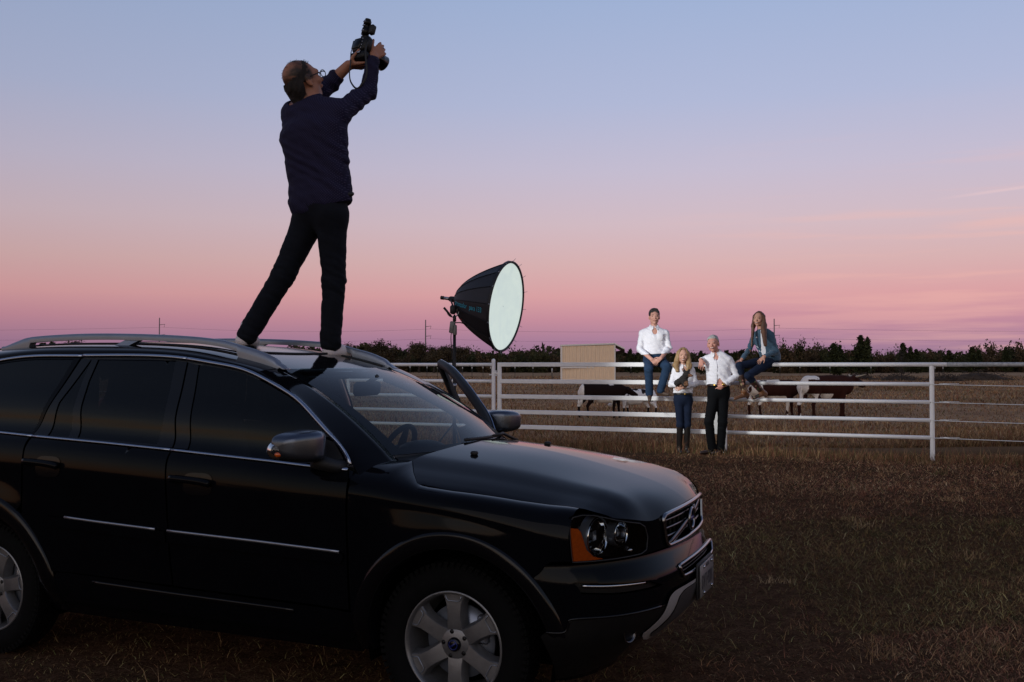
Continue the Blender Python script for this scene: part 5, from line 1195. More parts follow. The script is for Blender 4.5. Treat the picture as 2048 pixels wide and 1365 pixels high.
# ---------------------------------------------------------------- people
SK=lambda n,c:mat(n,c,.5,spec=.3,var=.05,scale=25,bump=.03,bscale=120)
eyem=mat('eye_dark',(.02,.015,.012),.25);teeth=mat('teeth',(.70,.66,.62),.3)
def finger(P0,d,pn,segs,r,curl):
    out=[];p=np.asarray(P0,float);d=nrm(d);ax=np.cross(d,pn)
    for i,L in enumerate(segs):
        a=curl[i];d=nrm(d*math.cos(a)+np.cross(np.cross(d,pn),d)*math.sin(a)) if False else nrm(d*math.cos(a)+pn*math.sin(a))
        q=p+d*L;out.append(C(p,q,r*(1-.1*i),r*(1-.1*(i+1)),.004));p=q
        pn=nrm(pn-d*(pn@d))
    return out
def hand(w,f,pn,th,curl=(.35,.4,.3),s=1.0,tcurl=(.2,.3),tdir=None,spread=.10):
    """w wrist, f finger direction, pn where the palm faces, th side the thumb is on"""
    f=nrm(f);pn=nrm(np.asarray(pn,float)-f*(np.asarray(pn,float)@f));th=nrm(np.asarray(th,float)-f*(np.asarray(th,float)@f));th=nrm(th-pn*(th@pn))
    P=[]
    for i,(o,l,fl) in enumerate(((.031,.083,(.040,.026,.020)),(.0105,.088,(.045,.029,.021)),(-.0105,.084,(.041,.027,.020)),(-.030,.076,(.032,.021,.018)))):
        kn=w+f*l*s+th*o*s;P.append(C(w+f*.012*s+th*o*.55*s,kn,.0145*s,.0115*s,.012))
        P+=finger(kn,nrm(f+th*spread*(1.5-i)*.6),pn,[q*s for q in fl],.0092*s,[c*(1+.12*i) for c in curl])
    td=tdir if tdir is not None else nrm(f*.6+th*.75+pn*.25)
    b=w+f*.022*s+th*.022*s;k=b+td*.042*s;P.append(C(b,k,.0165*s,.0125*s,.012))
    P+=finger(k,nrm(td*.8+f*.5),nrm(-th*.6+pn),[.032*s,.026*s],.0105*s,tcurl)
    return P
def headprims(c,A,s=1.0,ear=1,jaw=1.0):
    L=lambda x,y,z:c+A@np.array([x,y,z])*s
    P=[E(L(0,-.018,.040),np.array([.077,.097,.088])*s,A),E(L(0,.025,.005),np.array([.066,.072,.085])*s,A,.03),C(L(0,.035,-.035),L(0,.060,-.088),.050*s*jaw,.027*s*jaw,.03),
       C(L(.028,.02,-.06),L(-.028,.02,-.06),.038*s*jaw,None,.02),C(L(0,.092,.012),L(0,.113,-.022),.010*s,.0145*s,.012),
       C(L(.034,.083,.032),L(-.034,.083,.032),.016*s,None,.014),E(L(.038,.075,-.018),np.array([.022,.02,.022])*s,A,.02),E(L(-.038,.075,-.018),np.array([.022,.02,.022])*s,A,.02),C(L(.020,.092,-.055),L(-.020,.092,-.055),.010*s,None,.012)]
    if ear:
        for sx in(-1,1): P+=[E(L(sx*.080,-.004,-.002),np.array([.010,.021,.033])*s,A,.006),C(L(sx*.082,.002,-.028),L(sx*.079,.004,-.034),.010*s,None,.006)]
    return P
def face(par,c,A,s,brow,smile,lip):
    L=lambda x,y,z:c+A@np.array([x,y,z])*s
    for sx in(-1,1):
        mb=MB();mb.ell(L(sx*.032,.0885,.012),np.array([.014,.008,.0075])*s,A);mb.build('eye',eyem,par)
        mb=MB();mb.tube([L(sx*.014,.101,.031),L(sx*.034,.099,.036),L(sx*.052,.086,.030)],[.003*s,.0035*s,.0015*s],n=5);mb.build('eyebrow',brow,par)
    mb=MB();x=np.linspace(-.029,.029,9);mb.tube([L(q,.104-.010*(q/.029)**2,-.055+(.008 if smile else .0)*(q/.029)**2) for q in x],(.0095 if smile else .006)*s*np.array([.35,.8,1,1,1,1,1,.8,.35]),n=6,flat=.8);mo=mb.build('mouth',lip,par)
    if smile:
        mb=MB();mb.tube([L(q,.111-.009*(q/.024)**2,-.053+.007*(q/.024)**2) for q in x*.83],0.0045*s*np.array([.4,.8,1,1,1,1,1,.8,.4]),n=6,flat=.8);mb.build('teeth',teeth,par)
def torso(J,rs,k=.05,tw=1.0):
    """J: pelvis, waist, chest, neck, SL, SR, HL, HR ; rs scale"""
    pe,wa,ch,ne=J['pelvis'],J['waist'],J['chest'],J['neck'];ax=nrm(J['SR']-J['SL'])
    def el(c,a,b,up,h): 
        u=nrm(up);x=nrm(ax-u*(ax@u));y=np.cross(u,x);return E(c,(a*rs*tw,b*rs,h),np.stack([x,y,u],1),k)
    out=[]
    for t in np.linspace(0,1,6):
        c=(1-t)**2*pe+2*t*(1-t)*(2*wa-.5*pe-.5*ch)*1.0+t*t*ch
        out.append(el(c,np.interp(t,[0,.5,1],[.166,.160,.176]),np.interp(t,[0,.5,1],[.120,.112,.122]),ch-pe,.13))
    return out+[C(J['SL']+(ch-J['SL'])*.22,wa+(J['SL']-J['SR'])*.22*tw,.070*rs,.082*rs,.05),C(J['SR']+(ch-J['SR'])*.22,wa+(J['SR']-J['SL'])*.22*tw,.070*rs,.082*rs,.05),el((ch+ne)/2+(ne-ch)*.12,.150,.092,ne-ch,.10),C(J['SL'],J['SR'],.058*rs,None,.05),C(ch+(ne-ch)*.5,ne+(ne-ch)*.18,.062*rs,.052*rs,.04)]
def limb(a,b,c,ra,rb,rc,k=.03): return [C(a,b,ra,rb,k),C(b,c,rb,rc,k)]
def person(label,D,J,skin,shirt_m,trs_m,rs=1.0,h=.009,head=None,hands=(),cuff=(.92,.92),shoes=None,hem=None,collar=True,fold=.010,extra_body=(),vneck=None,bodycol=None,tw=1.0,shirt_open=None,tr_ext=1.0,group=None,lr=1.0,neckcut=.02,feetbase=None):
    base=feetbase if feetbase is not None else (J['AL']+J['AR'])/2
    T=empty('person',base,label,'person',group)
    hp=headprims(head[0],head[1],head[2],jaw=head[3] if len(head)>3 else 1)
    body=torso(J,rs*.93)+limb(J['SL'],J['EL'],J['WL'],.050*rs,.039*rs,.029*rs)+limb(J['SR'],J['ER'],J['WR'],.050*rs,.039*rs,.029*rs)+limb(J['HL'],J['KL'],J['AL'],.080*lr,.052*lr,.040*lr)+limb(J['HR'],J['KR'],J['AR'],.080*lr,.052*lr,.040*lr)
    body+=[C(J['neck']-nrm(head[0]-J['neck'])*.03,head[0]+head[1]@np.array([0,-.02,-.06])*head[2],.054*rs,.050*rs,.03)]+hp+list(extra_body)
    for q in hands: body+=q
    
    V,F=nets(body,h,.02);mk('body',V,F,skin,T,attr=None if bodycol is None else bodycol(V))
    LG=(.097*lr,.070*lr,.064*lr,.025)
    # trousers
    P=[p for p in torso(J,rs*.97)[:2]]+limb(J['HL'],J['KL'],J['KL']+(J['AL']-J['KL'])*tr_ext,*LG)+limb(J['HR'],J['KR'],J['KR']+(J['AR']-J['KR'])*tr_ext,*LG)+[C(J['HL'],J['HR'],.098*lr,None,.05),C(J['pelvis'],J['waist'],.115*rs,.11*rs,.05)]
    kn=[J['KL'],J['KR'],J['AL'],J['AR']];wz=J['pelvis']+(J['waist']-J['pelvis'])*.55;wn=nrm(J['waist']-J['pelvis'])
    def ftr(X,d):
        m=np.zeros(len(X))
        for q,rr in zip(kn,(.16,.16,.12,.12)): m=np.maximum(m,np.exp(-((X-q)**2).sum(1)/rr**2))
        Y=X*np.array([.7,.7,1.35])+X[:,:1]*np.array([0,0,.5]);d=d-fold*(.10+.45*m)*wob(Y,55,3)-.08*fold*wob(X,15,5)
        return np.where(((X-J['pelvis'])**2).sum(1)<.21**2,np.maximum(d,(X-wz)@wn),d)
    V,F=nets(P,h,.03,ftr);mk('trousers',V,F,trs_m,T)
    # shirt
    sl=[]
    for S,Eb,Wr,cf in((J['SL'],J['EL'],J['WL'],cuff[0]),(J['SR'],J['ER'],J['WR'],cuff[1])):
        sl+=[C(S,Eb,.064*rs,.052*rs,.022),C(Eb,Eb+(Wr-Eb)*cf,.051*rs,.042*rs,.018)]
    P=torso(J,rs*1.06,tw=tw)+sl+[C(J['neck']-(J['neck']-J['chest'])*.1,J['neck']+nrm(J['neck']-J['chest'])*.012,.066*rs,.064*rs,.02)]
    hp_,hn_=(hem if hem is not None else (J['pelvis']+(J['waist']-J['pelvis'])*.45,-wn))
    el=[J['EL'],J['ER']]
    def fsh(X,d):
        m=np.zeros(len(X))
        for q in el: m=np.maximum(m,np.exp(-((X-q)**2).sum(1)/.13**2))
        m=np.maximum(m,.8*np.exp(-(((X-J['waist'])/np.array([.3,.3,.14]))**2).sum(1)))
        Y=X*np.array([.8,.8,1.4])+np.array([0,0,1])*X[:,:1]*.8;d=d-fold*(.40+.8*m)*wob(Y,33,7)-.28*fold*wob(X,70,8)
        # cuffs: cut sleeves square
        for S,Eb,Wr,cf in((J['SL'],J['EL'],J['WL'],cuff[0]),(J['SR'],J['ER'],J['WR'],cuff[1])):
            ce=Eb+(Wr-Eb)*cf;dn=nrm(Wr-Eb);near=((X-ce)**2).sum(1)<.12**2;d=np.where(near,np.maximum(d,(X-ce)@dn),d)
        nk=J['neck']+nrm(J['neck']-J['chest'])*neckcut;nn=nrm(head[0]-J['neck']);d=np.where(((X-nk)**2).sum(1)<.15**2,np.maximum(d,(X-nk)@nn-.008),d)
        d=np.maximum(d,(X-hp_)@hn_)
        if vneck is not None: d=np.maximum(d,vneck[1]-np.sqrt((((X-vneck[0])/np.array([.8,1,1.25]))**2).sum(1)))
        if shirt_open is not None: d=np.maximum(d,shirt_open(X))
        return d
    V,F=nets(P,h,.03,fsh);sh=mk('shirt',V,F,shirt_m,T)
    return T
def hairmesh(prims,h,m,par,fn=None,amp=.006,f=90,name='hair',k=.02):
    def g(X,d):
        d=d-amp*wob(X*np.array([1,1,.25]),f,21)
        return np.maximum(d,fn(X)) if fn is not None else d
    V,F=nets(prims,h,k,g);return mk(name,V,F,m,par)
denim=mat('dark_denim',(.0045,.006,.011),.9,spec=.2,sheen=0,var=.35,scale=12,bump=.15,bscale=300)
blued=mat('blue_denim',(.018,.042,.090),.9,spec=.2,var=.4,scale=9,bump=.15,bscale=200)
navyd=mat('navy_denim',(.008,.015,.038),.9,spec=.2,var=.35,scale=9,bump=.15,bscale=200)
whites=mat('white_cotton',(.72,.71,.76),.85,sheen=.1,var=.06,scale=8,bump=.05,bscale=150)
blackleather=mat('black_leather',(.012,.010,.010),.35,var=.3);brownleather=mat('brown_leather',(.10,.048,.024),.45,var=.4,scale=20);darkleather=mat('dark_brown_leather',(.028,.013,.010),.4,var=.3)
gold=mat('gold',(.55,.36,.10),.25,metal=1)
# --- the man on the roof -------------------------------------------------
def roofman():
    f=nrm((.6,.8,0));r=np.array([.8,-.6,0]);d=6.05
    hip=U(641,424,d)
    J=dict(pelvis=U(641,408,d),waist=U(636,345,d+.0),chest=U(624,268,d-.01),neck=U(624,204,d+.02),SL=U(586,226,d+.10),SR=U(676,228,d-.06))
    J['HL']=hip-r*.098+np.array([0,0,-.03]);J['HR']=hip+r*.098+np.array([0,0,-.03])
    J['EL']=U(655,172,d+.24);J['WL']=U(697,131,d+.18);J['ER']=U(737,184,d+.13);J['WR']=U(746,114,d+.16)
    J['KR']=U(668,562,d-.02);J['AR']=U(661,686,d+.0);J['TR']=U(694,705,d+.10);J['KL']=U(566,552,d+.02);J['AL']=U(496,668,d+.04);J['TL']=U(508,682,d+.14)
    hc=U(607,164,d+.0);A=axes((.74,.50,.46),(-.42,-.40,.80))
    sk=mat('weathered_skin',(.34,.155,.10),.5,spec=.3,attr='col',var=.12,scale=40,bump=.05,bscale=120);st=bpy.data.materials.new('navy_dotted_shirt');st.use_nodes=True;nt=st.node_tree;N=nt.nodes;L=nt.links;b=N['Principled BSDF'];b.inputs['Roughness'].default_value=.85;b.inputs['Specular IOR Level'].default_value=.2
    tc=N.new('ShaderNodeTexCoord');sp=N.new('ShaderNodeSeparateXYZ');L.new(tc.outputs['Object'],sp.inputs[0])
    def mm(op,a,b=None,c=None):
        n=N.new('ShaderNodeMath');n.operation=op
        for i_,v in enumerate((a,b,c)):
            if v is None: continue
            if isinstance(v,(int,float)): n.inputs[i_].default_value=v
            else: L.new(v,n.inputs[i_])
        return n.outputs[0]
    ux=mm('MULTIPLY',mm('ADD',sp.outputs[0],mm('MULTIPLY',sp.outputs[1],-.6)),122.0);uz=mm('MULTIPLY',sp.outputs[2],122.0)
    pa,pb=mm('ADD',ux,uz),mm('SUBTRACT',ux,uz)
    da=mm('ABSOLUTE',mm('SUBTRACT',mm('FRACT',mm('MULTIPLY',pa,.5)),.5));db=mm('ABSOLUTE',mm('SUBTRACT',mm('FRACT',mm('MULTIPLY',pb,.5)),.5))
    mr=N.new('ShaderNodeMapRange');mr.inputs[1].default_value=.13;mr.inputs[2].default_value=.20;L.new(mm('MAXIMUM',da,db),mr.inputs[0]);mx=N.new('ShaderNodeMix');mx.data_type='RGBA';L.new(mr.outputs[0],mx.inputs[0]);mx.inputs[6].default_value=(.045,.038,.085,1);mx.inputs[7].default_value=(.009,.008,.028,1);L.new(mx.outputs[2],b.inputs['Base Color'])
    camd=nrm((.60,.76,-.27));cr=nrm(np.cross(camd,(0.05,0,1)));cu=np.cross(cr,camd)
    cc=U(724,100,d+.16)
    hr=hand(J['WR'],nrm(cu*.75+camd*.45+cr*.12),nrm(-cr+camd*.3),nrm(-camd-cr*.2),curl=(.5,.8,.7),tdir=nrm(cu*.9-cr*.35-camd*.15),tcurl=(.1,.1),s=1.05)
    hl=hand(J['WL'],nrm(cr*.8+camd*.5+cu*.1),nrm(cu),nrm(-camd+cu*.2),curl=(.15,.2,.2),tdir=nrm(cr*.45+cu*.75-camd*.3),tcurl=(.25,.2),s=1.05)
    hemp=U(640,424,d);hn=nrm(-nrm(J['waist']-J['pelvis'])+np.array([.20,0,0]))
    def scalp(V):
        q=(V-hc)@A/1.08;c=np.tile([.34,.155,.10],(len(V),1));near=(q**2).sum(1)<.19**2
        bald=np.sqrt(((q-np.array([-.015,-.085,.10]))**2).sum(1))
        hn=.5+.5*wob(q*np.array([1,.5,1]),120,3)
        m=np.clip((bald-.040)/.035,0,1)*np.clip((.050-q[:,1]+.2*(.09-q[:,2])*0)/.02,0,1)*np.clip((q[:,2]+.095)/.02,0,1)
        m=np.where((q[:,2]<.0)&(q[:,1]>-.038),0,m);m=np.where(near,m,0)*np.clip(.55+.6*hn,0,1)
        return c*(1-m[:,None])+np.array([.022,.013,.010])*m[:,None]
    T=person('man in a dotted navy shirt standing on the car roof holding up a camera',d,J,sk,st,denim,rs=1.12,h=.0075,head=(hc,A,1.08),hands=(hl,hr),cuff=(.55,.97),hem=(hemp+np.array([0,0,-.005]),hn),fold=.010,lr=1.04,tw=1.13,bodycol=scalp,feetbase=(J['TL']+J['TR'])/2-np.array([0,0,.02]))
    # hair: horseshoe band with a bald crown
    hm=mat('greying_hair',(.016,.010,.008),.9,col2=(.006,.004,.004),scale=60,bump=.5,bscale=200)
    Lc=lambda x,y,z:hc+A@np.array([x,y,z])*1.08
    P=[E(Lc(0,-.018,.040),np.array([.0785,.0985,.0895])*1.08,A)]
    def cut(X):
        q=(X-hc)@A/1.08
        bald=.100-np.sqrt(((q-np.array([-.015,-.075,.105]))**2*np.array([1,1,1.])).sum(1))+.010*wob(X,110,4)
        fr=q[:,1]-.038+.010*wob(X,80,6)-.35*np.maximum(q[:,2]-.08,0)
        side=np.minimum(-.004-q[:,2]+.006*wob(X,90,9),q[:,1]+.040)
        return np.maximum(np.maximum(bald,fr),np.maximum(side,-.115-q[:,2]))
    P+=[C(Lc(0,-.070,-.01),Lc(0,-.062,-.095),.056,.054,.03),C(Lc(.03,-.06,-.02),Lc(-.03,-.06,-.02),.055,None,.03)]
    hairmesh(P,.005,hm,T,cut,.0030,190)
    # thin stray strands standing on the crown
    mb=MB();rr=np.random.default_rng(5)
    for i in range(160):
        a=rr.uniform(0,2*PI);e=rr.uniform(.2,1.5);dv=np.array([math.cos(a)*math.cos(e),math.sin(a)*math.cos(e),math.sin(e)])
        if dv[1]>.45: continue
        p0=np.array([0,-.018,.040])+dv*np.array([.078,.098,.089]);t=np.array([.2*rr.normal(),-.5+.3*rr.normal(),-.3+.3*rr.normal()]);p1=p0+nrm(dv*.5+t)*rr.uniform(.005,.012);mb.tube([Lc(*p0),Lc(*p1)],[.0011,.0004],n=3,caps=False)
    for i in range(36):
        x=rr.uniform(-.05,.05);p0=np.array([x,.030+.02*rr.random(),.108-.8*abs(x)**1.2]);p1=p0+np.array([.004*rr.normal(),.010,.009+.003*rr.normal()]);mb.tube([Lc(*p0),Lc(*p1)],[.0012,.0004],n=3,caps=False)
    tag(mb.build('stray_hair',hm,T),kind='stuff')
    # glasses
    mb=MB()
    for sx in(-1,1):
        mb.tube([Lc(sx*.083,-.012,.016),Lc(sx*.082,.05,.018),Lc(sx*.068,.108,.020)],.0032,n=6)
        t=np.linspace(0,2*PI,20,endpoint=False);mb.tube([Lc(sx*.036+.030*math.cos(q),.122-.006*abs(math.cos(q))*0,.008+.020*math.sin(q)) for q in t],.0028,n=5,closed=True)
        mb.tube([Lc(sx*.066,.121,.012),Lc(sx*.068,.108,.020)],.0028,n=5)
    mb.tube([Lc(-.008,.124,.012),Lc(.008,.124,.012)],.0025,n=5);mb.build('glasses',M['black'],T)
    # socks
    sm=mat('white_socks',(.62,.56,.58),.95,sheen=.2,bump=.2,bscale=250)
    for a,t,heel in((J['AR'],J['TR'],U(658,703,d+.0)),(J['AL'],J['TL'],U(485,681,d+.03))):
        P=[C(a+np.array([0,0,.05]),heel,.047,.036,.02),C(heel,t,.037,.030,.03),C(heel+(t-heel)*.5+np.array([0,0,.02]),t,.036,.026,.03)]
        V,F=nets(P,.006,.02);mk('sock',V,F,sm,T)
    # pocket line and belt pouch on the right hip
    mb=MB();mb.ell(U(698,390,d-.08),(.034,.03,.018),axes((1,.2,.35),(0,0,1))[:,[1,0,2]]);mb.build('belt_pouch',M['black'],T)
    # seam across the shirt back
    # camera ---------------------------------------------------------------
    K=empty('camera',cc,'black camera with a tall finder held overhead by the man on the roof','camera')
    B=np.stack([cr,camd,cu],1);Q=lambda x,y,z:cc+B@np.array([x,y,z])
    mb=MB();mb.box(Q(-.005,.0,.030),(.135,.062,.105),rot=B,bev=.014);mb.box(Q(-.005,.004,-.050),(.142,.066,.062),rot=B,bev=.014);mb.box(Q(0,.01,.088),(.062,.06,.034),rot=B,bev=.012);mb.build('camera_body',M['plastic'],K)
    mb=MB();mb.box(Q(-.028,-.033,.028),(.078,.008,.060),rot=B,bev=.002);mb.build('rear_screen',M['trimblack'],K)
    mb=MB();tu=nrm(cu*.96+cr*.10-camd*.12);e0=Q(.004,-.01,.10);mb.tube([e0,e0+tu*.042,e0+tu*.0421,e0+tu*.070,e0+tu*.0701,e0+tu*.095],[.026,.026,.022,.022,.025,.025],n=16);mb.build('tall_finder',M['plastic'],K);mb=MB();mb.tube([e0+tu*.095,e0+tu*.108],[.020,.019],n=16);mb.build('eyecup',M['black'],K)
    for q in(.022,.056,.082):
        mb=MB();mb.box(e0+tu*q-camd*.024-cr*.002,(.022,.004,.008),rot=B);mb.build('finder_label',M['alu'],K)
    mb=MB();mb.box(Q(.052,.0,.135),(.038,.040,.066),rot=B,bev=.008);mb.build('radio_trigger',M['black'],K)
    mb=MB();mb.lathe([(.036,.02),(.038,.06),(.036,.10),(.045,.11),(.052,.19),(.049,.19),(.034,.13),(.001,.13)],camd,Q(0,.01,.01),28);mb.build('lens',M['trimblack'],K)
    for i in range(5): mb=MB();mb.ell(Q(.024,-.033,.06-.022*i),(.004,.003,.004));mb.build('button',M['alu'],K)
    mb=MB();mb.box(Q(.005,-.036,-.040),(.05,.004,.010),rot=B);mb.build('grip_label',M['alu'],K)
    st_=smoothpoly(np.array([Q(-.068,0,.06),Q(-.080,-.02,.0),U(701,126,d+.12),U(699,150,d+.10),U(703,167,d+.08),U(716,177,d+.06),U(733,150,d+.05),Q(.075,-.03,-.03),Q(.070,-.01,.06)]),6);mb=MB();mb.tube(st_,.007,n=6,flat=.35);mb.build('strap',M['black'],K)
roofman()
# --- the family -----------------------------------------------------------
def boots(T,J,m,heelm,ext=.10,r=.044,names=('boot','boot')):
    for a,t,kq in((J['AL'],J['TL'],J['KL']),(J['AR'],J['TR'],J['KR'])):
        heel=a+(a-kq)/np.linalg.norm(a-kq)*.045;P=[C(a+nrm(kq-a)*ext,a,r*1.05,r,.02),C(a,heel,r*.95,r*.8,.02),C(heel+(t-heel)*.25,t,r*.82,r*.58,.03)]
        V,F=nets(P,.009,.02);mk('boot',V,F,m,T)
def collar(T,J,hd,m,rs,fw):
    c=J['neck'];u=nrm(nrm(hd-c)*.6+np.array([0,0,.4]));fw=nrm(fw-u*(fw@u));ax=np.cross(fw,u)
    for sg in(-1,1):
        rows=[]
        for a in np.linspace(R(14),R(172),16):
            dv=fw*math.cos(a)+sg*ax*math.sin(a);k=math.exp(-((a-R(30))/R(26))**2);o=c+u*.004
            rows.append([o+u*(.050-.022*k)+dv*.058*rs,o+u*(.056-.024*k)+dv*.066*rs,o+u*(.020-.040*k)+dv*(.088+.020*k)*rs,o+u*(.008-.046*k)+dv*(.093+.022*k)*rs,o+u*(.006-.04*k)+dv*(.086+.016*k)*rs])
        mb=MB();mb.grid(np.array(rows));mb.build('collar',m,T)
def boy():
    D=16.12;u_=lambda x,y,o=0:U(x,y,D+o)
    J=dict(pelvis=u_(1309,716),waist=u_(1308,700),chest=u_(1307,677),neck=u_(1308,656.5),SL=u_(1330,668),SR=u_(1286,668))
    J.update(EL=u_(1337,697,-.05),WL=u_(1322,717,-.30),ER=u_(1279,699,-.05),WR=u_(1303,719,-.30),HL=u_(1319,721,-.02),HR=u_(1299,721,-.02),KL=u_(1334,734,-.36),KR=u_(1297,738,-.42),AL=u_(1321,781,-.30),AR=u_(1299,787,-.30),TL=u_(1336,790,-.34),TR=u_(1299,801,-.42))
    hc=u_(1308.5,634.5,-.02);A=axes((-.06,-1,-.03),(0,0,1));sk=SK('fair_skin',(.50,.26,.20))
    hl=hand(J['WL'],(-.75,-.3,-.5),(-.2,.8,-.4),(-.4,-.6,.4),curl=(.5,.5,.4),s=.95);hr=hand(J['WR'],(.6,-.2,-.75),(.3,.8,-.3),(.6,-.4,.5),curl=(.4,.5,.4),s=.95)
    T=person('dark-haired young man in a white shirt and jeans seated on the gate',D,J,sk,whites,blued,rs=1.06,head=(hc,A,1.06),hands=(hl,hr),vneck=(J['neck']+np.array([-.0,-.105,-.045]),0.055),fold=.009,feetbase=u_(1309,728))
    hm=mat('near_black_hair',(.010,.007,.006),.6,bump=.4,bscale=150);Lc=lambda x,y,z:hc+A@np.array([x,y,z])*1.06
    def cut(X):
        q=(X-hc)@A/1.06;return np.maximum(np.maximum(q[:,1]-.072-.3*np.maximum(q[:,2]-.10,0),np.where(q[:,1]>.0,.068-q[:,2]-.25*(np.abs(q[:,0])>.062),-.03-q[:,2])),-9)
    hairmesh([E(Lc(0,-.014,.046),np.array([.086,.104,.098])*1.06,A),C(Lc(-.03,.06,.105),Lc(.035,.06,.108),.030,None,.03)],.007,hm,T,cut,.005,80)
    face(T,hc,A,1.06,hm,False,mat('lip_plain',(.30,.11,.09),.5));collar(T,J,hc,whites,1.0,np.array([-.03,-1,0]))
    boots(T,J,mat('tan_boot_leather',(.075,.045,.030),.6,var=.4),None,.06)
    mb=MB();mb.box(J['chest']+np.array([.085,-.135,.02]),(.10,.006,.11),bev=.002);mb.build('shirt_pocket',whites,T)
    mb=MB();mb.tube([J['neck']+np.array([0,-.090,-.075]),J['chest']+np.array([0,-.137,0]),J['waist']+np.array([0,-.125,0]),J['pelvis']+np.array([0,-.13,.05])],.010,n=5,flat=.4);mb.build('button_placket',whites,T)
boy()
def mother():
    D=15.72;u_=lambda x,y,o=0:U(x,y,D+o)
    J=dict(pelvis=u_(1366,795),waist=u_(1366,778),chest=u_(1367,752),neck=u_(1367,733),SL=u_(1382.5,741),SR=u_(1351.5,741))
    J.update(EL=u_(1391,768,-.02),WL=u_(1366,775,-.22),ER=u_(1342,770,-.02),WR=u_(1361,771,-.24),HL=u_(1375,802),HR=u_(1358,802),KL=u_(1375,850,-.02),KR=u_(1360,850,-.03),AL=u_(1373,896),AR=u_(1358.5,896),TL=u_(1377,905,-.12),TR=u_(1357,905,-.13))
    hc=u_(1366,713.5,-.03);A=axes((-.12,-1,.0),(.06,0,1));sk=SK('light_skin',(.52,.29,.215))
    hl=hand(J['WL'],(-.85,-.2,-.25),(0,.8,-.2),(0,.1,1),curl=(.4,.5,.4),s=.88);hr=hand(J['WR'],(.8,-.15,.25),(.1,.8,.6),(-.1,.2,1),curl=(.5,.6,.4),s=.88)
    T=person('smiling blonde woman in a white shirt and knee boots cradling a small dog',D,J,sk,whites,navyd,rs=.86,head=(hc,A,.98,.88),hands=(hl,hr),vneck=(J['neck']+np.array([.0,-.095,-.04]),0.048),fold=.007,lr=.80,feetbase=u_(1366,907),tr_ext=.3,hem=(J['waist']+np.array([0,0,-.07]),np.array([0,0,-1.])))
    hm=mat('blonde_hair',(.33,.20,.085),.55,var=.45,scale=30,bump=.4,bscale=120,stretch=(1,1,.2));Lc=lambda x,y,z:hc+A@np.array([x,y,z])
    P=[E(Lc(0,-.022,.050),(.092,.105,.098),A)]
    for sx in(-1,1): P+=[C(Lc(sx*.070,.0,.05),Lc(sx*.088,.0,-.06),.040,.044,.03),C(Lc(sx*.088,.0,-.06),Lc(sx*.108,.035,-.15),.044,.046,.03),C(Lc(sx*.108,.035,-.15),Lc(sx*.085,.075,-.235),.046,.030,.03)]
    P+=[C(Lc(0,-.07,.0),Lc(0,-.07,-.17),.07,.07,.03)]
    def cut(X):
        q=(X-hc)@A
        inside=(.052+.010*(q[:,2]>.03)-.35*np.maximum(q[:,2]-.045,0))-np.abs(q[:,0])
        return np.where((q[:,1]>.0)&(q[:,2]<.115),np.minimum(inside,q[:,1]),-.05)
    hairmesh(P,.007,hm,T,cut,.006,70);face(T,hc,A,.98,mat('brown_brow',(.12,.06,.03),.8),True,mat('lip_rose',(.40,.10,.09),.4));collar(T,J,hc,whites,.88,np.array([0,-1,0]))
    for a,k_ in((J['AL'],J['KL']),(J['AR'],J['KR'])):
        P=[C(k_+np.array([0,0,-.02]),a,.056,.042,.02),C(a,a+np.array([0,0,-.06]),.040,.036,.02),C(a+np.array([0,-.02,-.055]),a+np.array([0,-.15,-.065]),.034,.026,.03)];V,F=nets(P,.008,.02);mk('boot',V,F,blackleather,T)
    th=np.linspace(0,2*PI,24,endpoint=False);mb=MB();w=J['waist']+np.array([0,0,-.085]);mb.tube(np.stack([w[0]+.145*np.cos(th),w[1]+.108*np.sin(th),w[2]+0*th],1),.018,n=6,closed=True,flat=1.0);bl=mb.build('belt',blackleather,T);mb=MB();mb.box(w+np.array([.01,-.128,0]),(.035,.01,.03),bev=.004);mb.build('buckle',gold,bl)
    q=J['WR']-nrm(J['WR']-J['ER'])*.02;th=np.linspace(0,2*PI,16,endpoint=False);dv=nrm(J['WR']-J['ER']);a1=nrm(np.cross(dv,(0,0,1)));a2=np.cross(dv,a1);mb=MB();mb.tube([q+.034*(math.cos(t)*a1+math.sin(t)*a2) for t in th],.007,n=5,closed=True);mb.build('bracelet',gold,T)
    # dog
    fur=mat('black_tan_fur',(.012,.009,.008),.9,attr='col',bump=.6,bscale=120);dc=u_(1367,758,-.26)
    dd=np.array([.10,-.06,.06]);P=[C(dc+np.array([-.10,.02,-.07]),dc+np.array([.01,0,.0]),.050,.062,.03),E(dc+np.array([.045,-.03,.075]),(.055,.055,.055),None,.03),C(dc+np.array([.07,-.05,.062]),dc+np.array([.115,-.085,.048]),.032,.019,.02),C(dc+np.array([.015,-.01,.11]),dc+np.array([.005,-.012,.165]),.024,.006,.012),C(dc+np.array([.075,-.01,.112]),dc+np.array([.092,-.010,.155]),.022,.006,.012),C(dc+np.array([.03,-.03,-.03]),dc+np.array([.05,-.06,-.095]),.030,.022,.02),C(dc+np.array([-.02,-.03,-.05]),dc+np.array([.01,-.06,-.11]),.030,.020,.02)]
    V,F=nets(P,.006,.02,lambda X,d:d-.006*wob(X,110,3)-.003*wob(X,260,4))
    cl=np.tile([.012,.009,.008],(len(V),1));m_=((V-(dc+np.array([.10,-.08,.045])))**2).sum(1)<.045**2;cl[m_]=(.16,.07,.035);m_=((V-(dc+np.array([.04,-.06,-.085])))**2).sum(1)<.05**2;cl[m_]=(.14,.065,.03)
    G=empty('dog',dc-np.array([0,0,.12]),'tiny black and tan dog held against the white shirt of the blonde woman','dog');mk('body',V,F,fur,G,attr=cl)
    for o in((.068,-.078,.092),(.088,-.060,.092)): mb=MB();mb.ell(dc+np.array(o),(.008,.008,.008));mb.build('eye',eyem,G)
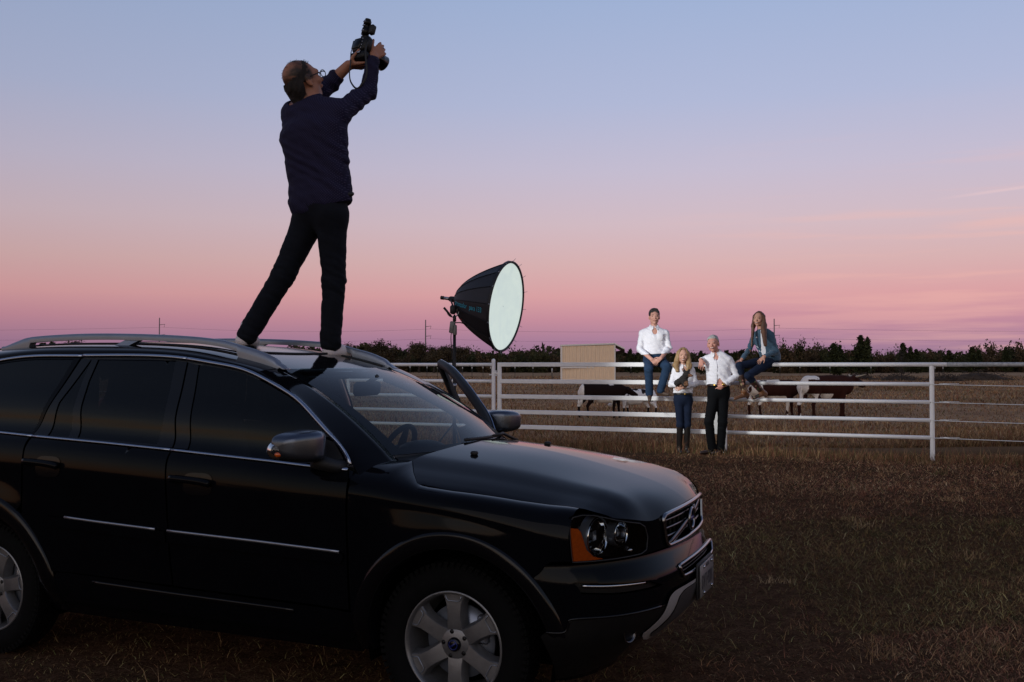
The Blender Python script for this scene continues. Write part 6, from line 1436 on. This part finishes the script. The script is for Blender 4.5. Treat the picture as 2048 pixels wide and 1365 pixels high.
    mb=MB();mb.ell(dc+np.array([.125,-.093,.052]),(.010,.010,.009));mb.build('nose',eyem,G)
mother()
def father():
    D=15.42;u_=lambda x,y,o=0:U(x,y,D+o)
    J=dict(pelvis=u_(1437,782),waist=u_(1437,760,.01),chest=u_(1437,730,.04),neck=u_(1433,708,.04),SL=u_(1457,721,-.02),SR=u_(1416,719,.12))
    J.update(EL=u_(1474,752,-.06),WL=u_(1445,772,-.15),ER=u_(1408,722,.22),WR=u_(1401,719,.02),HL=u_(1446,788,-.01),HR=u_(1429,788,.0),KL=u_(1445,845,-.05),KR=u_(1418,843,-.06),AL=u_(1441,898,.0),AR=u_(1424,898,.0),TL=u_(1425,907,-.16),TR=u_(1402,906,-.12))
    J['WR']=u_(1401.5,720,-.0)
    hc=u_(1426.5,689,.0);A=axes((-.42,-.9,-.02),(-.10,0,1));sk=SK('ruddy_skin',(.50,.235,.18))
    hr=hand(J['WR']+np.array([-.0,-.03,0]),(-.05,-.25,-.95),(.3,.9,0),(.9,-.3,0),curl=(.15,.2,.2),s=1.0,spread=.25);hl=hand(J['WL'],(-.7,.25,-.62),(-.1,.9,0),(-.4,-.2,.8),curl=(.25,.3,.2),s=.93)
    T=person('grey-haired man in a white shirt and dark jeans leaning on the gate',D,J,sk,whites,mat('black_jeans',(.003,.0035,.005),.9,spec=.15,var=.3,scale=9,bump=.1,bscale=200),rs=1.07,head=(hc,A,1.10),hands=(hl,hr),vneck=(J['neck']+np.array([-.03,-.105,-.045]),0.052),fold=.011,lr=1.05,feetbase=u_(1428,910),cuff=(.86,.8))
    hm=mat('silver_hair',(.40,.385,.37),.6,var=.4,scale=50,bump=.4,bscale=150);Lc=lambda x,y,z:hc+A@np.array([x,y,z])*1.1
    def cut(X):
        q=(X-hc)@A/1.1;return np.maximum(q[:,1]-.070-.4*np.maximum(q[:,2]-.10,0),np.where(q[:,1]>-.0,.080-q[:,2]-.45*np.maximum(np.abs(q[:,0])-.055,0)*4,-.02-q[:,2]))
    hairmesh([E(Lc(0,-.016,.046),np.array([.083,.102,.096])*1.1,A)],.007,hm,T,cut,.004,90);face(T,hc,A,1.10,hm,True,mat('lip_pale',(.34,.12,.10),.5));collar(T,J,hc,whites,1.04,np.array([-.35,-.93,0]))
    boots(T,J,darkleather,None,.05,.046)
    th=np.linspace(0,2*PI,24,endpoint=False);w=J['pelvis']+(J['waist']-J['pelvis'])*.52;mb=MB();mb.tube(np.stack([w[0]+.172*np.cos(th),w[1]+.125*np.sin(th),w[2]+0*th],1),.020,n=6,closed=True);bl=mb.build('belt',darkleather,T);mb=MB();mb.box(w+np.array([-.09,-.125,0]),(.04,.012,.03),rot=axes((-.5,-.85,0),(0,0,1)),bev=.004);mb.build('buckle',gold,bl)
    dv=nrm(J['WL']-J['EL']);q=J['EL']+(J['WL']-J['EL'])*.93;a1=nrm(np.cross(dv,(0,0,1)));a2=np.cross(dv,a1);mb=MB();mb.tube([q+.038*(math.cos(t)*a1+math.sin(t)*a2) for t in th],.011,n=6,closed=True);mb.ell(q+np.array([-.01,-.040,.01]),(.022,.010,.022));mb.build('watch',gold,T)
    mb=MB();mb.tube([J['neck']+np.array([-.035,-.10,-.085]),J['chest']+np.array([-.055,-.14,0]),J['waist']+np.array([-.05,-.13,-.02])],.010,n=5,flat=.4);mb.build('button_placket',whites,T)
father()
def girl():
    D=15.50;u_=lambda x,y,o=0:U(x,y,D+o)
    J=dict(pelvis=u_(1542,719),waist=u_(1537,703,-.01),chest=u_(1530,683,-.02),neck=u_(1523,660,-.03),SL=u_(1541,672,-.08),SR=u_(1510,672,.08))
    J.update(EL=u_(1551,704,-.14),WL=u_(1528,714,-.24),ER=u_(1498,700,.06),WR=u_(1483,720,-.06),HL=u_(1538,725,-.06),HR=u_(1532,722,.06),KL=u_(1496,752,-.30),KR=u_(1479,732,-.16),AL=u_(1523,783,-.16),AR=u_(1488,784,-.16),TL=u_(1505,797,-.28),TR=u_(1470,798,-.26))
    hc=u_(1517.5,640,-.05);A=axes((-.55,-.83,.03),(.02,0,1));sk=SK('tanned_skin',(.50,.26,.185));dj=mat('denim_jacket',(.035,.085,.140),.85,sheen=.25,var=.35,scale=14,bump=.2,bscale=200)
    hl=hand(J['WL'],(-.75,-.15,-.65),(.1,.5,-.8),(-.4,-.7,.3),curl=(.12,.15,.1),s=.88,spread=.25);hr=hand(J['WR'],(-.8,-.3,-.3),(0,.1,-1),(.3,-.8,.1),curl=(.15,.2,.1),s=.86)
    fw=nrm(np.array([-.55,-.83,0]));mid=J['chest'];sx=nrm(np.cross(fw,(0,0,1)))
    def op(X):
        q=X-mid;return np.where((q@fw)>.02,.030+.012*wob(X,12,2)-np.abs(q@sx-.0),-1)
    T=person('long-haired girl in a denim jacket seated on the top fence rail',D,J,sk,dj,navyd,rs=.88,head=(hc,A,.98,.88),hands=(hl,hr),fold=.008,lr=.84,feetbase=u_(1540,728),shirt_open=op,hem=(J['pelvis']+np.array([0,0,-.02]),np.array([0,0,-1.])),tr_ext=.55)
    V,F=nets(torso(J,.89),.009,.04,lambda X,d:np.maximum(d,-(X[:,2]-(J['waist'][2]-.06))));mk('white_top',V,F,whites,T)
    hm=mat('long_brown_hair',(.115,.045,.018),.5,var=.5,scale=30,bump=.4,bscale=120,stretch=(1,1,.15));Lc=lambda x,y,z:hc+A@np.array([x,y,z])
    P=[E(Lc(0,-.022,.046),(.085,.103,.094),A)]
    r_=A[:,0];top=hc+np.array([0,0,.06])
    P+=[C(Lc(.064,.01,.05),Lc(.074,.03,-.10),.036,.036,.03),C(Lc(.074,.03,-.10),u_(1504,693,-.12),.036,.020,.03),C(Lc(-.064,.0,.05),Lc(-.080,-.0,-.09),.040,.046,.03),C(Lc(-.080,-.0,-.09),u_(1530,690,-.28),.050,.030,.03),C(Lc(0,-.07,.02),Lc(-.02,-.08,-.22),.07,.05,.03)]
    def cut(X):
        q=(X-hc)@A
        return np.where((q[:,1]>.0)&(q[:,2]<.11),np.minimum(.056-.30*np.maximum(q[:,2]-.05,0)-np.abs(q[:,0]),q[:,1]+.01),-.05)
    hairmesh(P,.007,hm,T,cut,.005,80);face(T,hc,A,.98,mat('dark_brow',(.05,.025,.015),.8),True,mat('lip_pink',(.38,.12,.10),.4))
    bm_=mat('cowboy_boot_leather',(.17,.070,.028),.4,attr='col',var=.2,scale=30)
    for a,t,k_,hl_ in((J['AL'],J['TL'],J['KL'],u_(1531,789,-.12)),(J['AR'],J['TR'],J['KR'],u_(1495,791,-.10))):
        tp=a+(k_-a)*.62;P=[C(tp,a,.058,.044,.02),C(a,hl_,.044,.034,.02),C(a+(hl_-a)*.7,t,.040,.022,.03),C(hl_+np.array([0,0,.0]),hl_+np.array([0,0,-.035]),.026,.022,.01)];V,F=nets(P,.007,.02);ax=nrm(tp-a);hh=(V-a)@ax;c=np.tile([.17,.070,.028],(len(V),1));up=hh>.03;c[up]=(.045,.020,.014)
        rr=np.random.default_rng(4);cand=V[up]
        for i in range(26):
            q=cand[rr.integers(len(cand))];m_=((V-q)**2).sum(1)<rr.uniform(.012,.020)**2;c[m_]=[(.42,.05,.06),(.40,.20,.16),(.30,.22,.12),(.05,.08,.03)][rr.integers(4)]
        mk('cowboy_boot',V,F,bm_,T,attr=c)
girl()
# ---------------------------------------------------------------- cattle
def cow(px,gy,dist,s,face_,yaw,label,pattern,graze=.0,seed=0,horns=False,white=(.88,.82,.76),dark=(.042,.013,.009)):
    c=U(px,gy,dist);c[2]=float(TZ(c[0],c[1]))
    Q=lambda x,y,z:np.array([x,y,z])
    hz=1.18-.62*graze;hx=1.06+.04*graze
    P=[C(Q(-.62,0,.98),Q(.10,0,.94),.265,.30,.08),C(Q(.05,0,.94),Q(.55,0,.96),.30,.27,.08),C(Q(-.66,0,1.12),Q(.50,0,1.16),.13,.12,.06),E(Q(-.72,0,1.0),(.17,.22,.26),None,.06),C(Q(-.1,0,.76),Q(.30,0,.74),.20,.20,.08),
       C(Q(.58,0,1.04),Q(hx-.16,0,hz),.20,.115,.08),C(Q(hx-.16,0,hz+.02),Q(hx+.16,0,hz-.17),.115,.068,.04),C(Q(hx-.12,0,hz-.05),Q(hx+.1,0,hz-.19),.08,.055,.04)]
    for sy in(-1,1):
        P+=[C(Q(hx-.17,sy*.10,hz+.05),Q(hx-.21,sy*.24,hz+.02),.035,.022,.02)]
        st=.09*sy
        P+=[C(Q(.46+st,sy*.16,.84),Q(.48+st*1.3,sy*.15,.44),.115,.058,.05),C(Q(.48+st*1.3,sy*.15,.44),Q(.47+st*1.6,sy*.15,.10),.052,.042,.03),C(Q(.47+st*1.6,sy*.15,.10),Q(.50+st*1.6,sy*.15,.03),.05,.05,.02)]
        P+=[C(Q(-.68-st,sy*.15,.92),Q(-.60-st*1.4,sy*.16,.66),.17,.10,.06),C(Q(-.60-st*1.4,sy*.16,.66),Q(-.76-st*1.5,sy*.15,.44),.085,.055,.04),C(Q(-.76-st*1.5,sy*.15,.44),Q(-.74-st*1.6,sy*.15,.10),.050,.042,.03),C(Q(-.74-st*1.6,sy*.15,.10),Q(-.70-st*1.6,sy*.15,.03),.05,.05,.02)]
    P+=[C(Q(-.87,0,1.10),Q(-.93,0,.75),.030,.018,.02),C(Q(-.93,0,.75),Q(-.92,0,.55),.02,.045,.02)]
    V,F=nets(P,.022,.05,lambda X,d:d-.006*wob(X,9,seed))
    n1=wob(V*np.array([1,.8,1]),4.2,seed+3)+.45*wob(V,11,seed+4)+.35*wob(V,23,seed+6)
    m=pattern(V,n1);col=np.where(m[:,None],np.array(white),np.array(dark));leg=(V[:,2]<.42)&(n1<.9);col[leg]=np.array(dark)*.8
    a=yaw+(0 if face_>0 else PI);Rm=np.array([[math.cos(a),-math.sin(a),0],[math.sin(a),math.cos(a),0],[0,0,1]])*s
    hide=mat('cow_hide',(.1,.05,.03),.9,spec=.1,attr='col',var=.2,scale=20)
    T=empty('cow',c,label,'cow','spotted cattle behind the fence')
    W_=lambda q:np.asarray(q)@Rm.T+c
    mk('body',W_(V),F,hide,T,attr=col)
    hm=mat('horn',(.42,.36,.26),.5)
    for sy in(-1,1):
        if horns:
            mb=MB();pts=[W_(Q(hx-.16,sy*.09,hz+.09)),W_(Q(hx-.14,sy*.26,hz+.12)),W_(Q(hx-.06,sy*.38,hz+.16))];mb.tube(smoothpoly(np.array(pts),4),np.linspace(.034,.008,9)*s,n=8);mb.build('horn',hm,T)
        mb=MB();mb.ell(W_(Q(hx-.03,sy*.095,hz-.02)),(.018*s,.018*s,.018*s));mb.build('eye',eyem,T)
    return T
cow(1207,835,30.5,.86,1,.10,'dark brown cow with a white ridge along its back, behind the gate',lambda V,n:((V[:,2]>1.20)&(V[:,0]>-.35)&(V[:,0]<.35)&(n>-.5))|((V[:,0]<-.76)&(n>-.9))|((V[:,2]<.66)&(V[:,0]>-.4)&(V[:,0]<.3)),graze=.28,seed=1,dark=(.014,.007,.006))
cow(1272,829,31.6,.72,-1,.12,'white calf with a few dark spots and dark legs, head down beside the brown cow',lambda V,n:~(((n>1.05)&(V[:,2]>.7))|((V[:,0]>1.0)&(n>.2))),graze=.75,seed=5,white=(.88,.84,.82),dark=(.02,.012,.012))
cow(1552,829,31.5,.95,1,.06,'brown and white cow with a white rump, partly behind the boots of the seated girl',lambda V,n:((V[:,0]<-.55)&(n>-.85))|((V[:,2]<.72)&(n>-.2))|((V[:,2]>1.18)&(V[:,0]<.1)&(n>-.3)),graze=.2,seed=9,white=(.88,.80,.70))
cow(1657,831,30.5,1.08,1,.30,'brown cow with pale horns and a white stripe down its rump, walking away',lambda V,n:((V[:,0]<-.80)&(n>-.6))|((V[:,2]>1.16)&(V[:,0]<-.1)&(n>.15))|((V[:,2]<.74)&(n>.1)&(V[:,0]<.0)),graze=.06,seed=13,horns=True)
